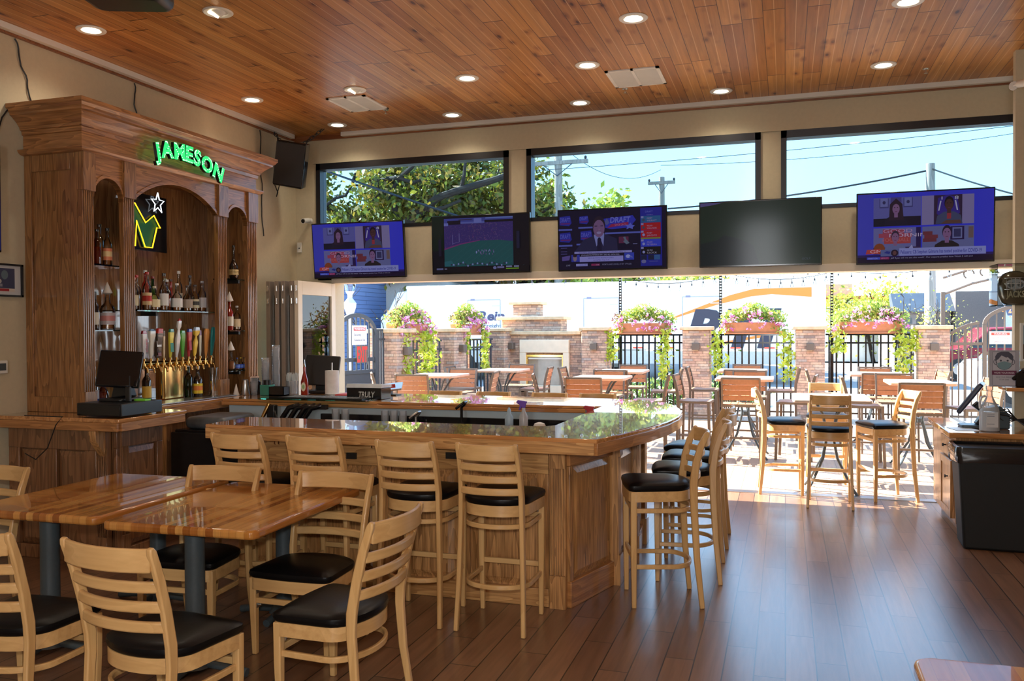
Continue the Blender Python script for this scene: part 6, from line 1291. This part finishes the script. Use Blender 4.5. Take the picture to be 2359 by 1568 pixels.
# ================================================================ STRING LIGHTS
for i, (x, d) in enumerate(((-3.12, 'perforated steel post behind the left planter'), (-1.18, 'perforated steel post left of the middle planter'), (.82, 'perforated steel post left of the right planter'))):
    b = MB()
    for s in (-1, 1): b.box(s*.022-.005, s*.022+.005, -.02, .02, 1.5, 3.6)
    z = 1.5
    while z < 3.6: b.box(-.022, .022, -.02, .02, z, z+.028); z += .055
    o = b.build('perforated_post', M['gloss'], loc=(x, YP+.25, 0)); tag(o, d+', holding string lights', 'post', 'perforated posts'); MB().box(-.03, .03, -.03, .03, 0, 1.5).build('footing', M['gloss'], o)
bulb0 = None
def string(p0, p1, sag, n, d):
    global bulb0
    t = thing('string_lights', d, 'string lights', p0, 0, 'patio string lights'); p0 = Vector(p0); p1 = Vector(p1); D = p1-p0
    pts = [D*(i/16)-Vector((0, 0, sag*4*(i/16)*(1-i/16))) for i in range(17)]
    MB().tube(pts, .006, 5).build('wire', M['black'], t)
    for i in range(n):
        q = (i+.5)/n; P_ = D*q-Vector((0, 0, sag*4*q*(1-q)))
        if bulb0 is None:
            b = MB().lathe([(.004, 0), (.005, -.05), (.013, -.055), (.013, -.09), (.026, -.115), (.030, -.135), (.020, -.16), (.001, -.165)], n=8, bands=[0, 0, 0, 1, 1, 1, 1]); bulb0 = b.build('bulb', [M['black'], M['bottleg']], t, loc=P_, smooth=True)
        else: c = bulb0.copy(); C.objects.link(c); c.parent = t; c.location = P_
string((-5.6, 14.0, 2.78), (-3.12, YP+.2, 2.72), .10, 10, 'string of hanging bulbs over the fireplace, ending at the first perforated post')
string((-3.12, YP+.2, 2.70), (-1.18, YP+.2, 2.72), .16, 9, 'string of hanging bulbs between the first and second perforated posts')
string((-1.18, YP+.2, 2.75), (.82, YP+.2, 2.70), .14, 10, 'string of hanging bulbs between the second and third perforated posts')
string((.82, YP+.2, 2.74), (2.6, 13.4, 2.62), .12, 9, 'string of hanging bulbs running right from the third perforated post')
string((-1.0, YP+.1, 2.85), (-2.9, 9.27, 2.75), .22, 12, 'string of hanging bulbs crossing the patio toward the fireplace')
string((1.0, YP+.1, 2.85), (-.9, 9.27, 2.75), .24, 10, 'string of larger-looking bulbs in front of the orange swoosh')

# ================================================================ TRAILER
YT = 27.0
tr = thing('semi_trailer', 'long white semi-trailer with orange swoosh and dark lettering parked behind the patio', 'trailer', (-5.6, YT, 0))
MB().box(-6.85, 6.75, 0, 2.6, 1.0, 3.16).build('box', M['boxwhite'], tr, bevel=.03)
MB().box(-6.85, 6.75, -.02, 0, 3.06, 3.14).build('top_rail', M['white'], tr)
b = MB(); b.prism([(-7.9, .6), (-6.85, .6), (-6.85, 3.0), (-7.25, 2.95), (-7.6, 2.3), (-7.9, 2.1)], .1, 2.5, T=lambda x, y, z: (x, z, y)); b.build('fairing', M['boxwhite'], tr, bevel=.04)
for x in (-5.9, -4.8): MB().cyl((x, -.02, .45), (x, .28, .45), .48, n=24).cyl((x, -.03, .45), (x, .0, .45), .22, n=16).build('wheel', M['tire'], tr)
MB().box(-6.6, 6.6, -.01, .02, .55, .95).build('side_skirt', flat('pale_skirt', (.45, .45, .42), .6), tr)
p = Pic(); OR = (.78, .22, .03); NV = (.05, .05, .12)
top_ = [(2.1, 1.95), (3.2, 2.37), (4.0, 2.67), (4.7, 2.85), (6.35, 2.87)]; bot = [(6.35, 2.58), (5.2, 2.68), (4.6, 2.62), (3.6, 2.38), (2.1, 1.91)]
for i in range(4):
    p.k = 0; p.poly([top_[i], top_[i+1], bot[3-i], bot[4-i]], OR)
p.poly([(3.3, 1.08), (5.6, 1.50), (5.6, 1.60), (3.3, 1.14)], OR)
p.text('Rein', -4.20, 1.96, .30, NV, .92, .03, .1); p.text('Freight', -4.0, 1.72, .13, NV, .6)
p.text('RTI', 2.60, 1.12, 1.08, (.03, .03, .05), 2.9, .05, .25)
for x in (-4.58, -.59, 2.55):
    for q in ((x, 1.5, x, 2.64), (x, 2.64, x+1.15, 2.64), (x+1.15, 2.64, x+1.15, 1.5)): p.line(*q, .025, (.30, .32, .38))
    p.rect(x+.1, x+.25, 2.62, 2.68, (.2, .2, .28)); p.rect(x+.85, x+1.15, 2.42, 2.45, (.5, .52, .56))
for i in range(12): p.rect(-6+i*1.0, -5.7+i*1.0, 1.03, 1.08, (.75, .1, .05))
p.build('lettering', M['print'], tr, loc=(0, -.025, 0))

# ================================================================ BUILDINGS
hb = thing('blue_house', 'blue clapboard house with large white-trimmed window behind the left gate', 'building', (-17.5, 24, 0))
MB().box(-6, 3.3, 0, 6, -.2, 4.4).build('walls', M['siding'], hb)
MB().box(-6, 3.32, -.05, 0, 1.45, 1.75).build('belt_board', flat('pale_blue_trim', (.40, .50, .62), .6), hb)
b = MB()
for q in ((1.3, 2.9, 1.95, 2.03), (1.3, 1.38, 2.0, 4.0), (2.82, 2.9, 2.0, 4.0)): b.box(q[0], q[1], -.06, 0, q[2], q[3])
w_ = b.build('window', M['white'], hb); MB().box(1.38, 2.82, -.03, -.01, 2.03, 4.0).build('pane', flat('window_reflection', (.10, .16, .14), .08, .5, 2, coat=1), w_)
gh = thing('grey_house', 'pale grey clapboard house left of the trailer', 'building', (-13.2, 29, 0)); MB().box(-2.2, 1.5, 0, 5, 0, 3.4).build('walls', flat('grey_siding', (.42, .42, .40), .7), gh); MB().box(-2.5, 1.7, -.3, 5, 3.4, 3.6).build('roof', M['metal'], gh)
gh2 = thing('shingled_house', 'grey roofed house behind the trailer', 'building', (-12.5, 36, 0)); MB().box(-4, 6, 0, 6, 0, 3.8).build('walls', flat('tan_siding', (.45, .40, .32), .7), gh2); MB().prism([(-.4, 3.8), (6.4, 3.8), (3, 6.0)], -4.3, 6.3, T=lambda x, y, z: (z, x, y)).build('roof', flat('shingles', (.24, .20, .17), .9, .2, 12, .5), gh2)
sb = thing('shop_building', 'low shop with dark blue metal roof far behind the right planter', 'building', (5.0, 36, 0)); MB().box(-.98, 1.0, 0, 6, 0, 2.3).build('walls', flat('shop_wall', (.30, .28, .27), .7), sb)
MB().prism([(-.6, 2.24), (.6, 2.24), (1.2, 2.9), (.6, 2.98)], -1.05, 1.05, T=lambda x, y, z: (z, x, y)).build('roof', flat('blue_metal_roof', (.022, .035, .055), .5, .1, 3), sb)
b = MB()
for x in (-.85, -.2, .45): b.box(x, x+.5, -.02, .0, .9, 2.0)
b.build('window', M['pane'], sb)
MB().box(1.05, 2.7, -.6, 6, 0, 2.98).build('side_block', flat('brown_stucco', (.13, .11, .10), .8), sb)
sg = thing('roadside_sign', 'small blue roadside sign board over a white base beyond the right gate', 'sign', (8.2, 34, 0)); MB().prism([(-.75, 2.05), (.65, 2.05), (.8, 2.75), (-.95, 2.75)], -.05, .05, T=lambda x, y, z: (x, z, y)).build('board', flat('sign_blue', (.08, .12, .20), .5), sg); MB().box(-.05, .05, 0, .1, 0, 2.05).build('post', M['alu'], sg)
p = Pic()
for z in (2.2, 2.38, 2.56): p.rect(-.6, .6, z, z+.05, (.3, .36, .42))
p.build('lettering', M['print'], sg, loc=(0, -.06, 0))
wb_ = thing('white_building', 'white low building behind the blue sign board', 'building', (10.4, 40, 0)); MB().box(-3.2, 4, 0, 5, 0, 2.6).build('walls', flat('white_wall', (.75, .72, .66), .7), wb_); MB().box(-3.3, 4.1, -.2, 5, 2.6, 2.75).build('roof', M['metal'], wb_)
tb_ = thing('brick_building', 'distant building with red brick roofline left of the blue-roofed shop', 'building', (3.2, 44, 0)); MB().box(-1.8, 3, 0, 4, 0, 3.0).build('walls', M['boxwhite'], tb_); MB().box(-1.8, 3, -.1, 4, 3.0, 3.15).build('coping', flat('brick_red', (.4, .1, .07), .8), tb_); MB().box(-1.6, -.1, .5, 3, 3.15, 3.75).build('penthouse', flat('tan_box', (.55, .42, .28), .8), tb_)
# ---------------------------------------------------------------- cars
def car(x, y, rz, col, d, hh=1.5, L_=4.6):
    t = thing('car', d, 'car', (x, y, 0), rz, 'parked cars'); a = L_/2; m_ = flat('paint '+d[:9], col, .25, .03, 4, coat=1)
    pr = [(-a, .35), (-a, .75), (-a+.15, .92), (-a+1.0, .98), (-a+1.75, hh-.03), (-a+2.4, hh), (a-1.2, hh-.04), (a-.45, 1.02), (a-.05, .95), (a, .6), (a, .35)]
    MB().prism(pr, -.85, .85, T=lambda x, y, z: (x, z, y)).build('body', m_, t, bevel=.05, seg=3)
    gl = [(-a+1.12, 1.0), (-a+1.8, hh-.10), (a-1.25, hh-.10), (a-.7, 1.0)]
    MB().prism(gl, -.862, .862, T=lambda x, y, z: (x, z, y)).build('side_window', flat('car_glass', (.03, .05, .06), .05, .1, 3, coat=1), t)
    for sx_ in (-a+.85, a-.85):
        for sy_ in (-.86, .70): MB().cyl((sx_, sy_, .33), (sx_, sy_+.16, .33), .33, n=24).build('wheel', M['tire'], t); MB().cyl((sx_, sy_-.01, .33), (sx_, sy_+.17, .33), .2, n=12).build('rim', M['steel'], t)
    return t
car(6.15, 21.5, 0, (.62, .66, .72), 'silver-white car parked just beyond the right gate', 1.32); car(7.5, 26.0, 0, (.14, .22, .34), 'pale blue SUV behind the silver-white car', 1.75, 4.8)
car(6.6, 31.0, .1, (.22, .006, .008), 'red car roof showing above the pillar cap near the right gate', 1.66)
# ---------------------------------------------------------------- poles and wires
t = thing('street_lamp', 'white ornate street lamp in front of the blue house', 'street lamp', (-9.75, 18.0, 0)); MB().lathe([(.16, 0), (.14, .3), (.06, .5), (.055, 1.9), (.07, 2.0), (.14, 2.2), (.15, 2.3), (.06, 2.42), (.06, 2.5), (.11, 2.58)], n=16).build('post', flat('grey_lamp_post', (.40, .42, .46), .5), t, smooth=True); MB().lathe([(.11, 2.58), (.2, 3.0), (.22, 3.05), (.08, 3.2), (.02, 3.3)], n=8).build('lantern', M['bottleg'], t)
def upole(x, y, h, d, arm, za):
    t = thing('utility_pole', d, 'utility pole', (x, y, 0), 0, 'wooden utility poles'); MB().cyl((0, 0, 0), (0, 0, h), .19, .13, n=14).build('pole', M['polewood'], t, smooth=True)
    if arm:
        MB().box(-arm, arm, -.16, -.04, za-.07, za+.07).build('crossarm', M['polewood'], t); b = MB(); b.tube([(-arm*.5, -.12, za-.05), (0, -.18, za-.5), (arm*.5, -.12, za-.05)], .02, 5); b.build('brace', M['metal'], t)
        for s in (-.92, .92): MB().lathe([(.02, 0), (.05, .03), (.05, .1), (.02, .13)], (s*arm, -.1, za+.07), 8).build('insulator', M['gloss'], t)
    return t
upole(-8.06, 31.0, 9.9, 'nearest utility pole with grey crossarm, behind the middle window left side', 1.15, 7.83); upole(-5.45, 40.0, 8.65, 'distant utility pole with T crossarm, in the middle window', .62, 8.38); upole(4.4, 30, 6.85, 'pale utility pole with trailing wires, rising above the third stone pillar', 0, 0)
def wire(p0, p1, sag, r, d):
    p0, p1 = Vector(p0), Vector(p1); o = MB().tube([p0+(p1-p0)*(i/20)-Vector((0, 0, sag*4*(i/20)*(1-i/20))) for i in range(21)], r, 5).build('power_line', M['black']); tag(o, d, 'power line', 'power lines')
wire((-8.06, 31, 6.0), (4.4, 30, 6.65), .35, .03, 'thick power line crossing the middle and right windows'); wire((4.4, 30, 6.7), (7.2, 24, 4.4), .1, .025, 'power line dropping right from the pole stub')
wire((-8.06, 31, 8.6), (-5.5, 40, 9.0), .8, .012, 'thin power line between the two crossarm poles'); wire((-17, 24.5, 7.9), (-5, 24.5, 3.6), .1, .035, 'power line slanting down across the left window'); wire((-5.5, 40, 9.2), (20, 44, 12), .8, .012, 'thin power line high in the middle window')
wire((-8, 22, 5.9), (25, 26, 9.2), .7, .008, 'faint wire across the top of the right window')

# ================================================================ TREES
OAKP = [(.19, .19, .018), (.28, .25, .022), (.11, .14, .016), (.34, .22, .03), (.14, .17, .02), (.07, .085, .015), (.25, .16, .03)]
GOLD = [(.45, .48, .06), (.55, .50, .07), (.34, .42, .06), (.28, .36, .05)]
def tree(name, x, y, h0, R_, nl, d, pal, seed, size=.11, trunk=.35, lean=(0, 0), levels=5, cat='tree', spread=.62, droop=.0):
    r = random.Random(seed); t = thing(name, d, cat, (x, y, 0), 0, 'trees behind the patio'); b = MB(); tips = []
    def grow(p, dr, ln, rad, lv):
        pts = [p]; q = p.copy(); dd = dr.copy()
        for i in range(4):
            dd = (dd+Vector((r.gauss(0, .13), r.gauss(0, .13), r.gauss(0, .08)-droop))).normalized(); q = q+dd*ln/4; pts.append(q.copy())
            if lv <= 3: tips.append((q.copy(), ln))
        b.tube(pts, [rad, rad*.93, rad*.86, rad*.78, rad*.68], 7 if lv > 2 else 5)
        if lv == 0: return
        k = 3 if lv > 1 else 3
        for i in range(k):
            ax = dd.orthogonal().normalized(); ax.rotate(Matrix.Rotation(r.random()*6.28, 3, dd)) if False else None
            a = r.random()*6.28; o_ = dd.orthogonal().normalized(); o2_ = dd.cross(o_); nd = (dd*(1-spread*.35)+(o_*math.cos(a+i*2.1)+o2_*math.sin(a+i*2.1))*spread*(.7+.5*r.random())).normalized(); nd.z = nd.z*.75+.10
            grow(q, nd.normalized(), ln*(.68+.14*r.random()), rad*.62, lv-1)
    grow(Vector((0, 0, 0)), Vector((lean[0], lean[1], 1)).normalized(), h0, trunk, levels)
    b.build('trunk_and_branches', M['bark'], t)
    b = MB(); n = len(tips)
    for i in range(nl):
        p_, ln = tips[int(r.random()*n)]; g_ = R_*(.5+.9*r.random())
        leaves(b, lambda: (p_.x+r.gauss(0, g_), p_.y+r.gauss(0, g_), p_.z+r.gauss(0, g_*.8)), 1, size, pal, r)
    tag(b.build('leaves', M['leaf'], t), kind='stuff'); return t
ot = tree('oak_tree', -12.6, 33.0, 2.9, .42, 30000, 'big oak with dark winding branches filling the left window', OAKP, 5, .12, .5, (.35, 0), 5, spread=.95)
for rr_, Q in ((0.19, [(-0.77, 5.54), (-0.65, 5.64), (-0.32, 5.89), (0.01, 6.13), (0.48, 6.46), (1.13, 6.64), (1.86, 6.81), (2.76, 7.01), (3.29, 7.17)]),
 (0.08, [(0.11, 6.04), (0.76, 6.1), (1.4, 6.32)]),
 (0.13, [(-0.94, 5.57), (-1.27, 6.28), (-1.55, 6.65), (-1.89, 7.28), (-1.6, 7.26), (-1.02, 7.27), (-0.64, 7.55), (-0.26, 7.83), (-0.16, 8.13)]),
 (0.08, [(-1.02, 7.27), (-0.5, 7.07), (-0.07, 7.17)]),
 (0.07, [(-2.23, 7.03), (-1.89, 7.23), (-1.84, 7.28)]),
 (0.08, [(-1.46, 6.64), (-1.17, 7.06), (-1.02, 7.27)]),
 (0.08, [(1.41, 6.75), (1.55, 7.25), (1.59, 7.71), (1.41, 8.02)]),
 (0.07, [(-2.97, 7.16), (-2.87, 7.51), (-2.57, 7.76)]),
 (0.07, [(-4.08, 6.42), (-3.68, 6.67), (-3.27, 6.74), (-2.97, 7.12), (-2.13, 7.03)]),
 (0.06, [(-0.27, 6.32), (-0.03, 6.57), (-0.12, 6.66)]),):
    MB().tube([(x, -4.0, z) for x, z in Q], [rr_*(1-.5*i/len(Q)) for i in range(len(Q))], 8).build('limb', M['bark'], ot, smooth=True)
tree('oak_tree', -16.6, 31.5, 3.4, .46, 27000, 'second oak with yellow-green leaves at the far left of the left window', OAKP, 8, .12, .45, (.1, 0), 5, spread=.9)
tree('maple_tree', -11.6, 34.5, 3.1, .36, 14000, 'golden-leaved tree behind the nearest utility pole', OAKP, 21, .12, .3, (-.1, 0), 4, spread=.8)
tree('small_tree', -9.2, 36, 2.8, .26, 5000, 'small round green tree showing above the middle television', GOLD, 31, .14, .2, (0, 0), 4, spread=.62)
tree('hedge_tree', -8.0, 31.5, 1.5, .42, 5000, 'low yellow-green foliage over the left half of the trailer', GOLD, 41, .11, .15, (.2, 0), 4, spread=1.0)
tree('hedge_tree', -3.2, 32.0, 1.5, .42, 4500, 'low yellow foliage over the middle of the trailer', GOLD, 43, .11, .15, (0, 0), 4, spread=1.0)
tree('bare_tree', 2.3, 21.5, .95, .16, 420, 'sparse young tree with bare pale branches behind the right planter', GOLD, 51, .028, .035, (.15, 0), 4, spread=.7)
tree('orange_tree', 7.6, 30.5, 1.1, .22, 2200, 'orange-leaved small tree beyond the right gate', [(.62, .30, .08), (.55, .24, .06), (.68, .42, .14)], 52, .06, .06, (.1, 0), 3, spread=.8)
tree('shrub', 4.0, 44, 1.5, .4, 2600, 'yellow-green shrub mass above the blue-roofed shop', GOLD, 53, .10, .1, (0, 0), 3, spread=.9)
tree('bare_tree', -10.6, 20.5, .95, .25, 40, 'leafless grey sapling in front of the blue house', GOLD, 54, .04, .04, (0, 0), 4, spread=.45)
o = MB(); r = random.Random(6); leaves(o, ellfn(r, 0, 0, .25, 2.2, .4, .32), 2600, .05, [(.05, .12, .03), (.10, .20, .04), (.2, .26, .05)], r); tag(o.build('hedge', M['leaf'], loc=(-2.4, 19.3, 0)), 'low dark green hedge seen through the left fence panel', 'hedge')
